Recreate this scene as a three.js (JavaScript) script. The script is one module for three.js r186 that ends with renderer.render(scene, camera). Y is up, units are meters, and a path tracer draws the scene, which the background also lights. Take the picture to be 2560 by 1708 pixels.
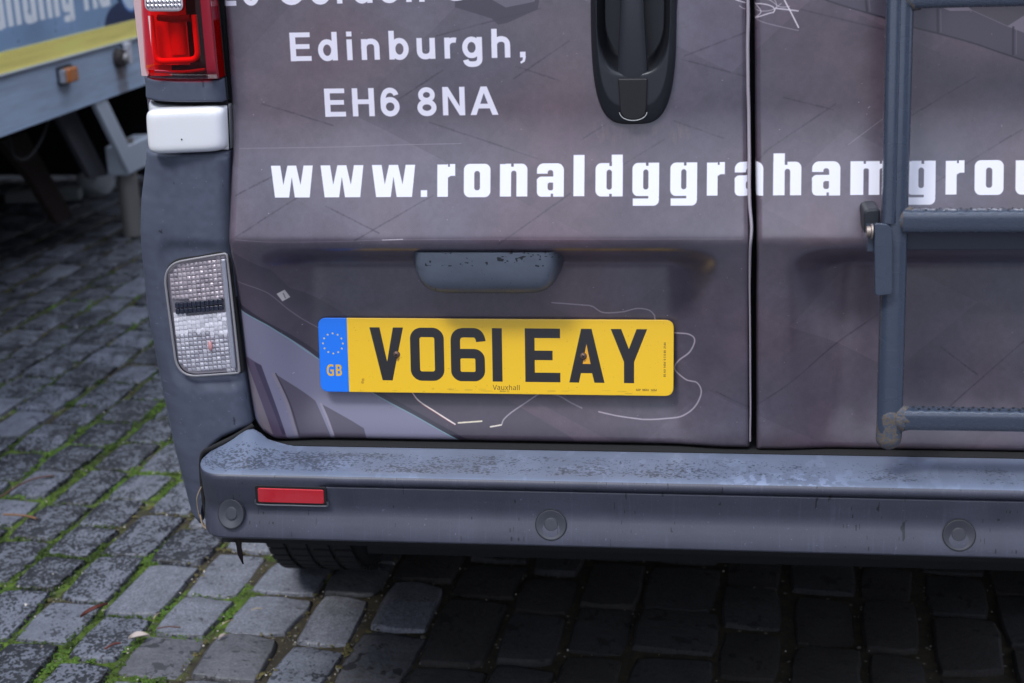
import * as THREE from 'three';
import { mergeGeometries, toCreasedNormals } from 'three/addons/utils/BufferGeometryUtils.js';
import { RoundedBoxGeometry } from 'three/addons/geometries/RoundedBoxGeometry.js';

// ------------------------------------------------------------------ camera, sky, sun, exposure
const scene = new THREE.Scene();
const camera = new THREE.PerspectiveCamera(27.01, 1024 / 683, 0.05, 400);
{
  const [yaw, pitch, roll] = [7.433, 18, 1.839].map(THREE.MathUtils.degToRad);
  camera.position.set(0.281, 1.359, 1.941);
  camera.rotation.order = 'YXZ';
  camera.rotation.set(-pitch, yaw, -roll);
  camera.focus = 2.06;
  camera.userData.fStop = 5.0;
}
const renderer = new THREE.WebGLRenderer({ antialias: true });
renderer.toneMapping = THREE.LinearToneMapping;
renderer.toneMappingExposure = 2.05;
renderer.shadowMap.enabled = true;
{ // overcast sky: brighter towards the zenith, slightly cool
  const W = 128, H = 64, d = new Float32Array(W * H * 4);
  for (let j = 0; j < H; j++) for (let i = 0; i < W; i++) {
    const el = (j + 0.5) / H * Math.PI - Math.PI / 2, s = Math.sin(Math.max(0, el));
    const L = 0.95 * (0.42 + 0.9 * s);
    d.set([L * 0.90, L * 0.99, L * 1.22, 1], (j * W + i) * 4);
  }
  const t = new THREE.DataTexture(d, W, H, THREE.RGBAFormat, THREE.FloatType);
  t.mapping = THREE.EquirectangularReflectionMapping; t.magFilter = THREE.LinearFilter; t.minFilter = THREE.LinearFilter; t.needsUpdate = true;
  scene.background = t; scene.environment = t;
}
const sun = new THREE.DirectionalLight(new THREE.Color(1, 0.985, 0.965), 1.4);
sun.position.set(-2.7, 8, 4.5); sun.target.position.set(0, 0.5, 0);
sun.castShadow = true; sun.shadow.radius = 28; sun.shadow.mapSize.set(2048, 2048);
Object.assign(sun.shadow.camera, { left: -8, right: 8, top: 8, bottom: -8, near: 0.5, far: 40 });
scene.add(sun, sun.target);

// ------------------------------------------------------------------ helpers
let seed = 7;
const rnd = () => { seed = (seed * 1664525 + 1013904223) >>> 0; return seed / 4294967296; };
const rr = (a, b) => a + (b - a) * rnd();
const clamp = (x, a = 0, b = 1) => Math.min(b, Math.max(a, x));
const ss = (a, b, x) => { const t = clamp((x - a) / (b - a)); return t * t * (3 - 2 * t); };
const sss = (a, b, x) => { const t = clamp((x - a) / (b - a)); return t * t * t * (t * (t * 6 - 15) + 10); };
const lerp = (a, b, t) => a + (b - a) * t;
const hash = (x, y) => { let h = Math.imul(x | 0, 374761393) + Math.imul(y | 0, 668265263); h = Math.imul(h ^ (h >>> 13), 1274126177); return ((h ^ (h >>> 16)) >>> 0) / 4294967296; };
function vn(x, y, per = 0) { // value noise; per > 0 makes it tile
  const xi = Math.floor(x), yi = Math.floor(y), fx = x - xi, fy = y - yi;
  const w = (a) => (per ? ((a % per) + per) % per : a);
  const u = fx * fx * (3 - 2 * fx), v = fy * fy * (3 - 2 * fy);
  return lerp(lerp(hash(w(xi), w(yi)), hash(w(xi + 1), w(yi)), u), lerp(hash(w(xi), w(yi + 1)), hash(w(xi + 1), w(yi + 1)), u), v);
}
function fbm(x, y, oct = 4, per = 0) { let s = 0, a = 0.5, n = 0; for (let i = 0; i < oct; i++) { s += a * vn(x, y, per); n += a; x = x * 2 + 17; y = y * 2 + 29; if (per) { x -= 17; y -= 29; per *= 2; } a *= 0.5; } return s / n; }
function table(rows) { return (k) => { if (k <= rows[0][0]) return rows[0][1]; for (let i = 1; i < rows.length; i++) if (k <= rows[i][0]) { const t = (k - rows[i - 1][0]) / (rows[i][0] - rows[i - 1][0]); return lerp(rows[i - 1][1], rows[i][1], t); } return rows[rows.length - 1][1]; }; }

const used = new Map();
function numbered(n) { const k = used.get(n) || 0; used.set(n, k + 1); return k ? `${n}_${String(k).padStart(3, '0')}` : n; }
function thing(name, label, category, pos = [0, 0, 0], group) {
  const g = new THREE.Group(); g.name = numbered(name); g.position.set(...pos); g.userData = { label, category };
  if (group) g.userData.group = group; scene.add(g); return g;
}
function part(name, geo, mat, parent, label) { const m = new THREE.Mesh(geo, mat); m.name = name; if (label) m.userData.label = label; parent.add(m); return m; }
function lone(name, geo, mat, label, category, group) { const m = new THREE.Mesh(geo, mat); m.name = numbered(name); m.userData = { label, category }; if (group) m.userData.group = group; scene.add(m); return m; }

function gridGeo(nu, nv, fn) { // fn(i/nu, j/nv, i, j) -> [x, y, z, u, v]
  const P = [], T = [], I = [];
  for (let j = 0; j <= nv; j++) for (let i = 0; i <= nu; i++) { const q = fn(i / nu, j / nv, i, j); P.push(q[0], q[1], q[2]); T.push(q[3] ?? q[0], q[4] ?? q[1]); }
  for (let j = 0; j < nv; j++) for (let i = 0; i < nu; i++) { const a = j * (nu + 1) + i, b = a + 1, c = a + nu + 1, d = c + 1; I.push(a, b, d, a, d, c); }
  const g = new THREE.BufferGeometry();
  g.setAttribute('position', new THREE.Float32BufferAttribute(P, 3)); g.setAttribute('uv', new THREE.Float32BufferAttribute(T, 2)); g.setIndex(I); g.computeVertexNormals(); return g;
}
function box(w, h, d, x = 0, y = 0, z = 0, r = 0) { const g = r ? new RoundedBoxGeometry(w, h, d, 3, r) : new THREE.BoxGeometry(w, h, d); g.translate(x, y, z); return g; }
function metricUV(g, sc = 1) { // box-projected uv in metres
  g = g.index ? g.toNonIndexed() : g; const p = g.attributes.position, n = g.attributes.normal, uv = new Float32Array(p.count * 2);
  for (let i = 0; i < p.count; i++) { const ax = Math.abs(n.getX(i)), ay = Math.abs(n.getY(i)), az = Math.abs(n.getZ(i)); const [a, b] = ax > ay && ax > az ? [p.getZ(i), p.getY(i)] : ay > az ? [p.getX(i), p.getZ(i)] : [p.getX(i), p.getY(i)]; uv[i * 2] = a * sc; uv[i * 2 + 1] = b * sc; }
  g.setAttribute('uv', new THREE.BufferAttribute(uv, 2)); return g;
}
function plain(g) { g = g.index ? g.toNonIndexed() : g.clone(); for (const k of Object.keys(g.attributes)) if (!['position', 'normal', 'uv'].includes(k)) g.deleteAttribute(k); return g; }
const merge = (list) => mergeGeometries(list.map(plain));
function tube(pts, r, seg = 24, rad = 8) { return new THREE.TubeGeometry(new THREE.CatmullRomCurve3(pts.map((p) => new THREE.Vector3(...p))), seg, r, rad, false); }
function shapeOf(pts) { const s = new THREE.Shape(); pts.forEach(([x, y], i) => (i ? s.lineTo(x, y) : s.moveTo(x, y))); s.closePath(); return s; }
function roundPoly(pts, rs, n = 6) { // polygon with rounded corners -> points
  const out = [], N = pts.length;
  for (let i = 0; i < N; i++) {
    const p = new THREE.Vector2(...pts[i]), a = new THREE.Vector2(...pts[(i + N - 1) % N]), b = new THREE.Vector2(...pts[(i + 1) % N]), r = Array.isArray(rs) ? rs[i] : rs;
    if (!r) { out.push([p.x, p.y]); continue; }
    const u = a.clone().sub(p), v = b.clone().sub(p), ra = Math.min(r, u.length() * 0.48), rb = Math.min(r, v.length() * 0.48); u.setLength(ra); v.setLength(rb);
    for (let k = 0; k <= n; k++) { const t = k / n, q = (1 - t) * (1 - t), m = 2 * t * (1 - t), e = t * t; out.push([p.x * (q + m + e) + u.x * q + v.x * e, p.y * (q + m + e) + u.y * q + v.y * e]); }
  }
  return out;
}
function extrude(pts, depth, bevel = 0, seg = 2) { const g = new THREE.ExtrudeGeometry(shapeOf(pts), { depth: Math.max(1e-4, depth - 2 * bevel), bevelEnabled: bevel > 0, bevelSize: bevel, bevelThickness: bevel, bevelOffset: -bevel, bevelSegments: seg, curveSegments: 8 }); g.translate(0, 0, bevel); return g; }

// textures
function canvas(w, h) { const c = document.createElement('canvas'); c.width = w; c.height = h; return [c, c.getContext('2d')]; }
function canvasTex(c) { const t = new THREE.CanvasTexture(c); t.colorSpace = THREE.SRGBColorSpace; t.magFilter = THREE.LinearFilter; t.anisotropy = 8; return t; }
function pixelTex(n, m, fn, srgb = true) { // fn(x01, y01) -> [r,g,b] 0..255
  const d = new Uint8Array(n * m * 4);
  for (let j = 0; j < m; j++) for (let i = 0; i < n; i++) { const c = fn((i + 0.5) / n, (j + 0.5) / m); const k = (j * n + i) * 4; d[k] = clamp(c[0], 0, 255); d[k + 1] = clamp(c[1], 0, 255); d[k + 2] = clamp(c[2], 0, 255); d[k + 3] = 255; }
  const t = new THREE.DataTexture(d, n, m, THREE.RGBAFormat); t.wrapS = t.wrapT = THREE.RepeatWrapping; t.magFilter = THREE.LinearFilter; t.minFilter = THREE.LinearMipmapLinearFilter; t.generateMipmaps = true; if (srgb) t.colorSpace = THREE.SRGBColorSpace; t.needsUpdate = true; return t;
}
const std = (o) => new THREE.MeshStandardMaterial(o);
const phys = (o) => new THREE.MeshPhysicalMaterial(o);

// ------------------------------------------------------------------ materials
const plasticGrain = pixelTex(256, 256, (x, y) => { const v = 110 + 90 * fbm(x * 48, y * 48, 3, 48); return [v, v, v]; }, false);
// grey bumper plastic: rain runs and dust; uv in metres (tile 0.5 m)
const plasticTex = pixelTex(512, 512, (x, y) => {
  const n = fbm(x * 8, y * 8, 4, 8), f = fbm(x * 64, y * 64, 2, 64);
  let v = 86 + 16 * (n - 0.5) + 10 * (f - 0.5);
  const run = vn(x * 90, y * 14, 0), g2 = vn(x * 40 + 3, y * 9 + 5, 0);
  if (run > 0.93 && g2 > 0.6) v *= 0.6;
  if (hash(x * 512, y * 512 + 9) > 0.9985) v += 50;
  return [v * 0.92, v * 0.98, v * 1.16];
});
plasticTex.repeat.set(2, 2);
const greyPlastic = std({ map: plasticTex, bumpMap: plasticGrain, bumpScale: 0.0003, roughness: 0.5 });
const blackPlastic = std({ color: new THREE.Color(0.017, 0.018, 0.022), bumpMap: plasticGrain, bumpScale: 0.0003, roughness: 0.42 });
const rubber = std({ color: new THREE.Color(0.012, 0.012, 0.013), roughness: 0.75 });
const darkUnder = std({ color: new THREE.Color(0.012, 0.012, 0.013), roughness: 0.9 });
const whitePaint = phys({ color: new THREE.Color(0.8, 0.8, 0.82), roughness: 0.3, clearcoat: 0.6, clearcoatRoughness: 0.1 });
const chrome = std({ color: new THREE.Color(0.82, 0.8, 0.82), metalness: 1, roughness: 0.2 });
const steel = std({ color: new THREE.Color(0.3, 0.28, 0.26), metalness: 1, roughness: 0.5 });
const pane = phys({ color: new THREE.Color(0.95, 0.95, 0.97), transmission: 1, thickness: 0, roughness: 0.04 });

// ------------------------------------------------------------------ the van
// Axes: x along the van's rear, y up from the street, z out of the rear doors. Number plate centre at (0, 0.70, 0).
const van = thing('van', 'dark van wrapped in a photographic paving print, yellow number plate on its rear door', 'van');

// --- print on the wrap: paving slabs, a kerb, a pale building, loose string and white lettering (mm -> texture)
const PX0 = -380, PW = 1470, PY0 = 560, PH = 750, PSC = 2048 / PW;
const [printC, pc] = canvas(2048, Math.round(PH * PSC));
const mx = (x) => (x - PX0) * PSC, my = (y) => (PH - (y - PY0)) * PSC;
function poly(c, pts, fill) { c.fillStyle = fill; c.beginPath(); pts.forEach(([x, y], i) => (i ? c.lineTo(mx(x), my(y)) : c.moveTo(mx(x), my(y)))); c.closePath(); c.fill(); }
function curve(c, pts, color, w) {
  c.strokeStyle = color; c.lineWidth = w * PSC; c.lineCap = 'round'; c.lineJoin = 'round'; c.beginPath();
  const P = new THREE.SplineCurve(pts.map(([x, y]) => new THREE.Vector2(mx(x), my(y)))).getPoints(pts.length * 8);
  P.forEach((p, i) => (i ? c.lineTo(p.x, p.y) : c.moveTo(p.x, p.y))); c.stroke();
}
{
  const im = pc.createImageData(printC.width, printC.height), d = im.data;
  for (let j = 0; j < printC.height; j++) for (let i = 0; i < printC.width; i++) {
    const X = i / PSC / 1000, Y = j / PSC / 1000;
    const a = fbm(X * 7, Y * 7, 4), b = fbm(X * 6 + 40, Y * 6 + 11, 3), f = fbm(X * 160, Y * 160, 2), g = fbm(X * 38 + 5, Y * 38, 3), h = hash(i, j) - 0.5;
    // slab tone differs from slab to slab
    const sx = X * 0.82 + Y * 0.9, sy = -X * 0.5 + Y * 1.0, cell = hash(Math.floor(sx * 5.2), Math.floor(sy * 6.5));
    const k = 1 + 0.32 * (a - 0.5) + 0.14 * (g - 0.5) + 0.1 * (f - 0.5) + 0.12 * (cell - 0.5) + 0.08 * h;
    const q = (j * printC.width + i) * 4;
    d[q] = (87 + 17 * (b - 0.5)) * k; d[q + 1] = (77.5 - 3 * (b - 0.5) + 8 * (a - 0.5)) * k; d[q + 2] = (89 - 10 * (b - 0.5)) * k; d[q + 3] = 255;
  }
  pc.putImageData(im, 0, 0);
  // slab joints
  const J = [[-341, 899, -264, 945], [-170, 894, -81, 942], [30, 889, 110, 943], [-214, 931, -153, 902], [-345, 952, -296, 975], [52, 1117, 99, 1101], [51, 1107, 112, 1146], [266, 1041, 319, 1022], [278, 1122, 356, 1100], [282, 1132, 359, 1160], [68, 1191, -47, 1164], [-114, 1078, -60, 1111], [138, 1022, 165, 1038], [410, 1071, 463, 1057], [387, 1006, 463, 1057], [359, 977, 384, 1004], [435, 1183, 531, 1158], [391, 647, 531, 751], [326, 654, 370, 633], [639, 711, 680, 680], [655, 635, 745, 724], [-60, 1040, 60, 1000], [-300, 1070, -220, 1045], [560, 1040, 640, 1090], [600, 960, 700, 1020], [180, 980, 240, 1015]];
  for (const [a, b, c, e] of J) {
    const n = 9, dx = (c - a) * 0.12, dy = (e - b) * 0.12;
    for (let k = 0; k < n; k++) { const t0 = k / n, t1 = (k + 1) / n, al = 0.16 + 0.34 * rnd(), j = rr(-0.25, 0.25), seg = [[lerp(a - dx, c + dx, t0), lerp(b - dy, e + dy, t0) + j], [lerp(a - dx, c + dx, t1), lerp(b - dy, e + dy, t1) + j]]; curve(pc, seg, `rgba(44,36,50,${al * 0.4})`, 3.2); curve(pc, seg, `rgba(38,30,42,${al})`, rr(0.8, 1.4)); }
  }
  // kerb running down to the corner, pale building below it
  poly(pc, [[-380, 885], [-358, 869], [-315, 837], [-296, 803], [-221, 757], [-120, 690], [6, 637], [114, 576], [120, 560], [-45, 560], [-51, 573], [-122, 610], [-176, 638], [-264, 692], [-306, 739], [-332, 762], [-363, 787], [-380, 800]], 'rgba(58,52,66,0.55)');
  curve(pc, [[-380, 832], [-361, 823], [-325, 804], [-297, 768], [-268, 741], [-190, 690]], 'rgba(150,142,152,0.45)', 1.6);
  poly(pc, [[-380, 800], [-362, 787], [-332, 762], [-306, 739], [-265, 700], [-176, 641], [-122, 613], [-51, 576], [-20, 560], [-45, 558], [-60, 572], [-124, 604], [-178, 632], [-266, 688], [-308, 728], [-332, 750], [-364, 773], [-380, 785]], 'rgb(44,38,52)');
  poly(pc, [[-380, 785], [-363, 778], [-330, 755], [-306, 732], [-264, 690], [-177, 634], [-122, 606], [-58, 572], [-40, 556], [-380, 556]], 'rgb(122,119,140)');
  curve(pc, [[-363, 777], [-330, 754.5], [-306, 731], [-264, 689.5], [-177, 633.5], [-122, 605.5], [-58, 571]], 'rgba(120,168,170,0.8)', 1.4);
  poly(pc, [[-365, 702], [-361, 704], [-342, 691], [-317, 578], [-312, 560], [-345, 560]], 'rgb(84,72,92)');
  poly(pc, [[-365, 702], [-362, 640], [-352, 590], [-336, 578], [-347, 628]], 'rgb(122,112,120)');
  poly(pc, [[-352, 696], [-342, 691], [-317, 578], [-322, 578]], 'rgb(60,52,76)');
  poly(pc, [[-323, 675], [-272, 626], [-252, 579], [-248, 560], [-296, 560], [-299, 578]], 'rgb(82,76,90)');
  curve(pc, [[-326, 676], [-312, 628], [-302, 578]], 'rgb(132,124,136)', 4.5);
  curve(pc, [[-323, 676], [-308, 628], [-297, 578]], 'rgb(54,46,58)', 1.6);
  poly(pc, [[-262, 620], [-218, 597], [-199, 586], [-196, 574], [-196, 560], [-243, 560], [-245, 577]], 'rgb(80,74,88)');
  curve(pc, [[-264, 621], [-254, 598], [-246, 575]], 'rgb(140,132,148)', 3.4);
  poly(pc, [[-302, 802], [-296, 789], [-306, 785], [-312, 798]], 'rgb(206,198,196)');
  curve(pc, [[-304, 797], [-302, 789]], 'rgb(120,110,116)', 1.2);
  // string lying on the paving
  const S = 'rgba(196,184,192,', str = (pts, a, w) => curve(pc, pts, S + a + ')', w);
  str([[85, 776], [127, 773], [143, 771], [159, 762], [186, 763], [207, 768], [224, 766], [232, 759], [233, 754]], 0.6, 1.8);
  str([[233, 754], [240, 740], [260, 734], [282, 735], [290, 728], [283, 709], [267, 693], [262, 680], [278, 667], [294, 665], [300, 651], [291, 628], [273, 612], [251, 607], [222, 605], [198, 607], [176, 610], [152, 615]], 0.72, 2);
  str([[127, 620], [110, 628], [94, 637], [78, 641], [64, 648]], 0.5, 2.2);
  str([[64, 640], [45, 627], [23, 612], [12, 602], [9, 595]], 0.7, 2);
  curve(pc, [[-126, 641], [-115, 627], [-88, 610], [-61, 594]], 'rgb(232,216,206)', 2.2);
  curve(pc, [[-126, 639], [-115, 625], [-88, 608], [-62, 592.5]], 'rgba(120,30,40,0.8)', 0.9);
  curve(pc, [[-56, 596], [-21, 599]], 'rgb(232,220,190)', 2.2); curve(pc, [[-8, 591], [8, 594]], 'rgb(228,216,200)', 2.2);
  curve(pc, [[339, 1200], [356, 1195], [374, 1194], [387, 1190], [389, 1184], [380, 1181], [364, 1176]], 'rgba(214,204,212,0.8)', 1.6);
  curve(pc, [[364, 1176], [380, 1169], [421, 1159]], 'rgba(150,140,152,0.6)', 1.3);
  curve(pc, [[402, 1198], [411, 1182], [421, 1163]], 'rgba(224,214,220,0.9)', 1.8); curve(pc, [[391, 1188], [406, 1186], [420, 1184]], 'rgba(214,204,212,0.8)', 1.8); curve(pc, [[365, 1194], [372, 1184], [364, 1176]], 'rgba(214,204,212,0.7)', 1.4);
  for (const q of [[[352, 1199], [368, 1186], [386, 1186], [398, 1194]], [[360, 1204], [382, 1199], [396, 1190], [409, 1190]], [[384, 1206], [392, 1193], [388, 1182]], [[344, 1192], [352, 1188], [366, 1190]]]) curve(pc, q, 'rgba(206,196,204,0.6)', 1.1);
  // dark corner of masonry above the address
  poly(pc, [[-31, 1225], [-34, 1198], [16, 1182], [24, 1174], [36, 1176], [78, 1193], [84, 1225]], 'rgba(52,46,60,0.8)');
  poly(pc, [[10, 1225], [18, 1206], [35, 1196], [74, 1203], [80, 1225]], 'rgba(98,92,104,0.9)');
  // wall and ledge printed on the other door
  poly(pc, [[400, 1310], [430, 1215], [456, 1197], [534, 1172], [566, 1162], [603, 1152], [650, 1138], [709, 1117], [1090, 985], [1090, 1310]], 'rgba(66,60,74,0.9)');
  poly(pc, [[590, 1190], [613, 1180], [640, 1180], [686, 1159], [800, 1115], [1090, 1015], [1090, 1030], [800, 1135], [690, 1178], [600, 1210]], 'rgba(112,104,116,0.9)');
  poly(pc, [[640, 1181], [686, 1160], [740, 1195], [720, 1240], [600, 1300], [600, 1210]], 'rgba(64,60,66,0.95)');
  curve(pc, [[430, 1215], [456, 1197], [534, 1172], [566, 1161], [603, 1151], [650, 1137], [709, 1116], [1090, 984]], 'rgba(30,24,36,0.8)', 2.2);
  for (const [x, y0, y1] of [[506, 1196, 1182], [597, 1182, 1154], [693, 1158, 1124]]) { curve(pc, [[x, y0], [x + 2, y1]], 'rgba(30,24,36,0.7)', 3); curve(pc, [[x + 4, y0], [x + 6, y1]], 'rgba(110,102,116,0.5)', 1.4); }
  // scratches, chips and dirt on the film
  curve(pc, [[-352, 889.5], [-297, 886], [-200, 887], [-141, 889], [-20, 890], [100, 890], [352, 890]], 'rgba(206,194,206,0.38)', 0.7);
  curve(pc, [[-141, 889], [-112, 890]], 'rgba(236,228,236,0.9)', 1);
  curve(pc, [[-345, 1012], [-200, 1013], [-116, 1015], [-31, 1016]], 'rgba(196,184,196,0.35)', 0.7);
  curve(pc, [[490, 1010], [530, 1040], [545, 1050]], 'rgba(200,190,200,0.35)', 0.8);
  for (let k = 0; k < 420; k++) { const x = rr(-350, 1060), y = rr(575, 1250), l = rr(0.3, 1.6) * (rnd() < 0.1 ? 2.5 : 1), a = rr(0, 6.3); curve(pc, [[x, y], [x + l * Math.cos(a), y + l * Math.sin(a) * 0.6]], rnd() < 0.62 ? `rgba(214,206,214,${rr(0.25, 0.8)})` : `rgba(36,30,38,${rr(0.3, 0.7)})`, rr(0.4, 0.9)); }
  for (let k = 0; k < 60; k++) { const x = rr(140, 280), y = rr(1022, 1042); curve(pc, [[x, y], [x + rr(-1, 1), y - rr(3, 12)]], 'rgba(120,96,84,0.12)', rr(1.5, 5)); }
  // address
  const ink = 'rgb(226,222,234)';
  const type = (str, x0, x1, base) => { // plain bold grotesque, one stroke width
    const adv = { E: 35.8, d: 32.7, i: 14.9, n: 32.7, b: 32.7, u: 32.7, r: 20.9, g: 32.7, h: 32.7, ',': 14.9, H: 38.7, N: 38.7, A: 38.7, 6: 29.8, 8: 29.8, 2: 29.8, 0: 29.8, G: 41.7, o: 32.7, S: 35.8, ' ': 14.9 };
    const chars = [...str], tot = chars.reduce((t, c) => t + adv[c], 0), track = (x1 - x0 - tot) / (chars.length - 1); let x = x0;
    pc.save(); pc.setTransform(PSC, 0, 0, -PSC, -PX0 * PSC, (PH + PY0) * PSC); pc.fillStyle = pc.strokeStyle = ink; pc.lineCap = 'butt';
    const R = (px, py, w, h) => pc.fillRect(x + px, base + py, w, h), E = (cx, cy, rx, ry, w = 7.2, a0 = 0, a1 = 7) => { pc.lineWidth = w; pc.beginPath(); pc.ellipse(x + cx, base + cy, rx, ry, 0, a0, Math.min(a1, Math.PI * 2 + a0)); pc.stroke(); };
    const Q = (w, ...p) => { pc.lineWidth = w; pc.beginPath(); pc.moveTo(x + p[0], base + p[1]); for (let i = 2; i < p.length; i += 6) pc.bezierCurveTo(x + p[i], base + p[i + 1], x + p[i + 2], base + p[i + 3], x + p[i + 4], base + p[i + 5]); pc.stroke(); };
    const P = (...p) => { pc.beginPath(); for (let i = 0; i < p.length; i += 2) pc[i ? 'lineTo' : 'moveTo'](x + p[i], base + p[i + 1]); pc.fill(); };
    const arch = () => { R(3.5, 0, 7.6, 28); Q(7.5, 7, 15, 7, 21.5, 11.5, 24.8, 16.8, 24.8, 22.3, 24.8, 25.1, 21.5, 25.1, 17, 25.1, 12, 25.1, 6, 25.1, 0); };
    const G = {
      E: () => { R(3.9, 0, 8, 38.4); R(3.9, 0, 29.5, 6.6); R(3.9, 16.2, 27.4, 6.5); R(3.9, 31.9, 28.6, 6.5); }, H: () => { R(3.9, 0, 7.9, 38.4); R(27, 0, 7.9, 38.4); R(3.9, 16.6, 30, 6.6); },
      N: () => { R(3.9, 0, 7.5, 38.4); R(27.3, 0, 7.5, 38.4); P(3.9, 38.4, 11.8, 38.4, 34.8, 0, 27, 0); }, A: () => { P(0, 0, 14.9, 38.4, 23.4, 38.4, 38.7, 0, 30.2, 0, 26.8, 8.7, 11.5, 8.7, 8.4, 0); pc.save(); pc.globalCompositeOperation = 'source-over'; pc.fillStyle = 'rgb(92,85,100)'; P(14, 15.2, 24.3, 15.2, 19.1, 29.4); pc.restore(); },
      d: () => { E(14.4, 14, 9.2, 11.2); R(21.3, 0, 7.6, 38.4); }, b: () => { E(18.2, 14, 9.2, 11.2); R(3.7, 0, 7.6, 38.4); }, o: () => E(16.3, 14, 10.6, 11.2, 7.6), i: () => { R(3.7, 0, 7.6, 28); R(3.7, 31.8, 7.6, 6.6); },
      n: arch, h: () => { arch(); R(3.5, 0, 7.6, 38.4); }, u: () => { R(21.6, 0, 7.6, 28); Q(7.5, 25.5, 13, 25.5, 6.5, 21, 3.2, 15.8, 3.2, 10.4, 3.2, 7.5, 6.5, 7.5, 11, 7.5, 16, 7.5, 22, 7.5, 28); },
      r: () => { R(3.6, 0, 7.6, 28); Q(7, 7.4, 14, 7.4, 21, 11, 25.8, 20, 24.2); }, g: () => { E(14.4, 14.4, 9.2, 10.8); Q(7.5, 25.2, 28, 25.2, 18, 25.2, 4, 25.2, -1, 25.2, -6, 21, -8, 15, -8, 10, -8, 7, -6.5, 6, -2); },
      ',': () => { R(3.7, 0, 7.6, 7.6); P(7.5, 2, 11.3, 2, 11.3, -1, 10, -5.5, 5, -8.3, 3.6, -6, 7, -3.5, 7.4, 0); },
      6: () => { E(14.9, 12.6, 9.6, 9.6, 7.4); Q(7.2, 5.2, 14, 4, 30, 9, 35.2, 16, 35, 20, 34.8, 22.6, 32, 23.6, 28.4); }, 8: () => { E(14.9, 28, 8.2, 7.2, 6.8); E(14.9, 10.8, 9.8, 8, 7.2); },
      0: () => E(14.9, 19.2, 9.4, 16, 7.4), 2: () => { R(1.8, 0, 25, 6.8); Q(7.4, 5, 27, 5, 38, 24, 38, 23.6, 26, 23, 18, 10, 13, 6, 4); }, G: () => { E(21, 19.2, 15, 16, 7.8, 0.5, 5.6); R(21, 14, 15, 6.5); R(31, 6, 7, 12); },
      S: () => Q(7.8, 5.6, 12, 6, 2, 30, 1, 29.8, 11, 29, 21, 6.5, 17, 6.8, 28, 8, 38, 27, 38, 28.5, 28), ' ': () => {},
    };
    for (const c of chars) { G[c](); x += adv[c] + track; }
    pc.restore();
  };
  type('Edinburgh,', -268.5, 64, 1130.3); type('EH6 8NA', -224.5, 21.5, 1054); type('20 Gordon S', -363, -14, 1206);
  // web address in heavy square letters, drawn stroke by stroke
  const [lc, L] = canvas(printC.width, printC.height); L.fillStyle = 'rgb(228,227,236)';
  const B = 946, XH = 988.6, AS = 999.8, DS = 933.4;
  const rect = (x0, y0, x1, y1, r = [0, 0, 0, 0]) => { L.beginPath(); L.roundRect(mx(x0), my(y1), (x1 - x0) * PSC, (y1 - y0) * PSC, r.map((v) => v * PSC)); L.fill(); };
  const cut = (...a) => { L.globalCompositeOperation = 'destination-out'; rect(...a); L.globalCompositeOperation = 'source-over'; };
  const lpoly = (pts) => { L.beginPath(); pts.forEach(([x, y], i) => (i ? L.lineTo(mx(x), my(y)) : L.moveTo(mx(x), my(y)))); L.closePath(); L.fill(); };
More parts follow.
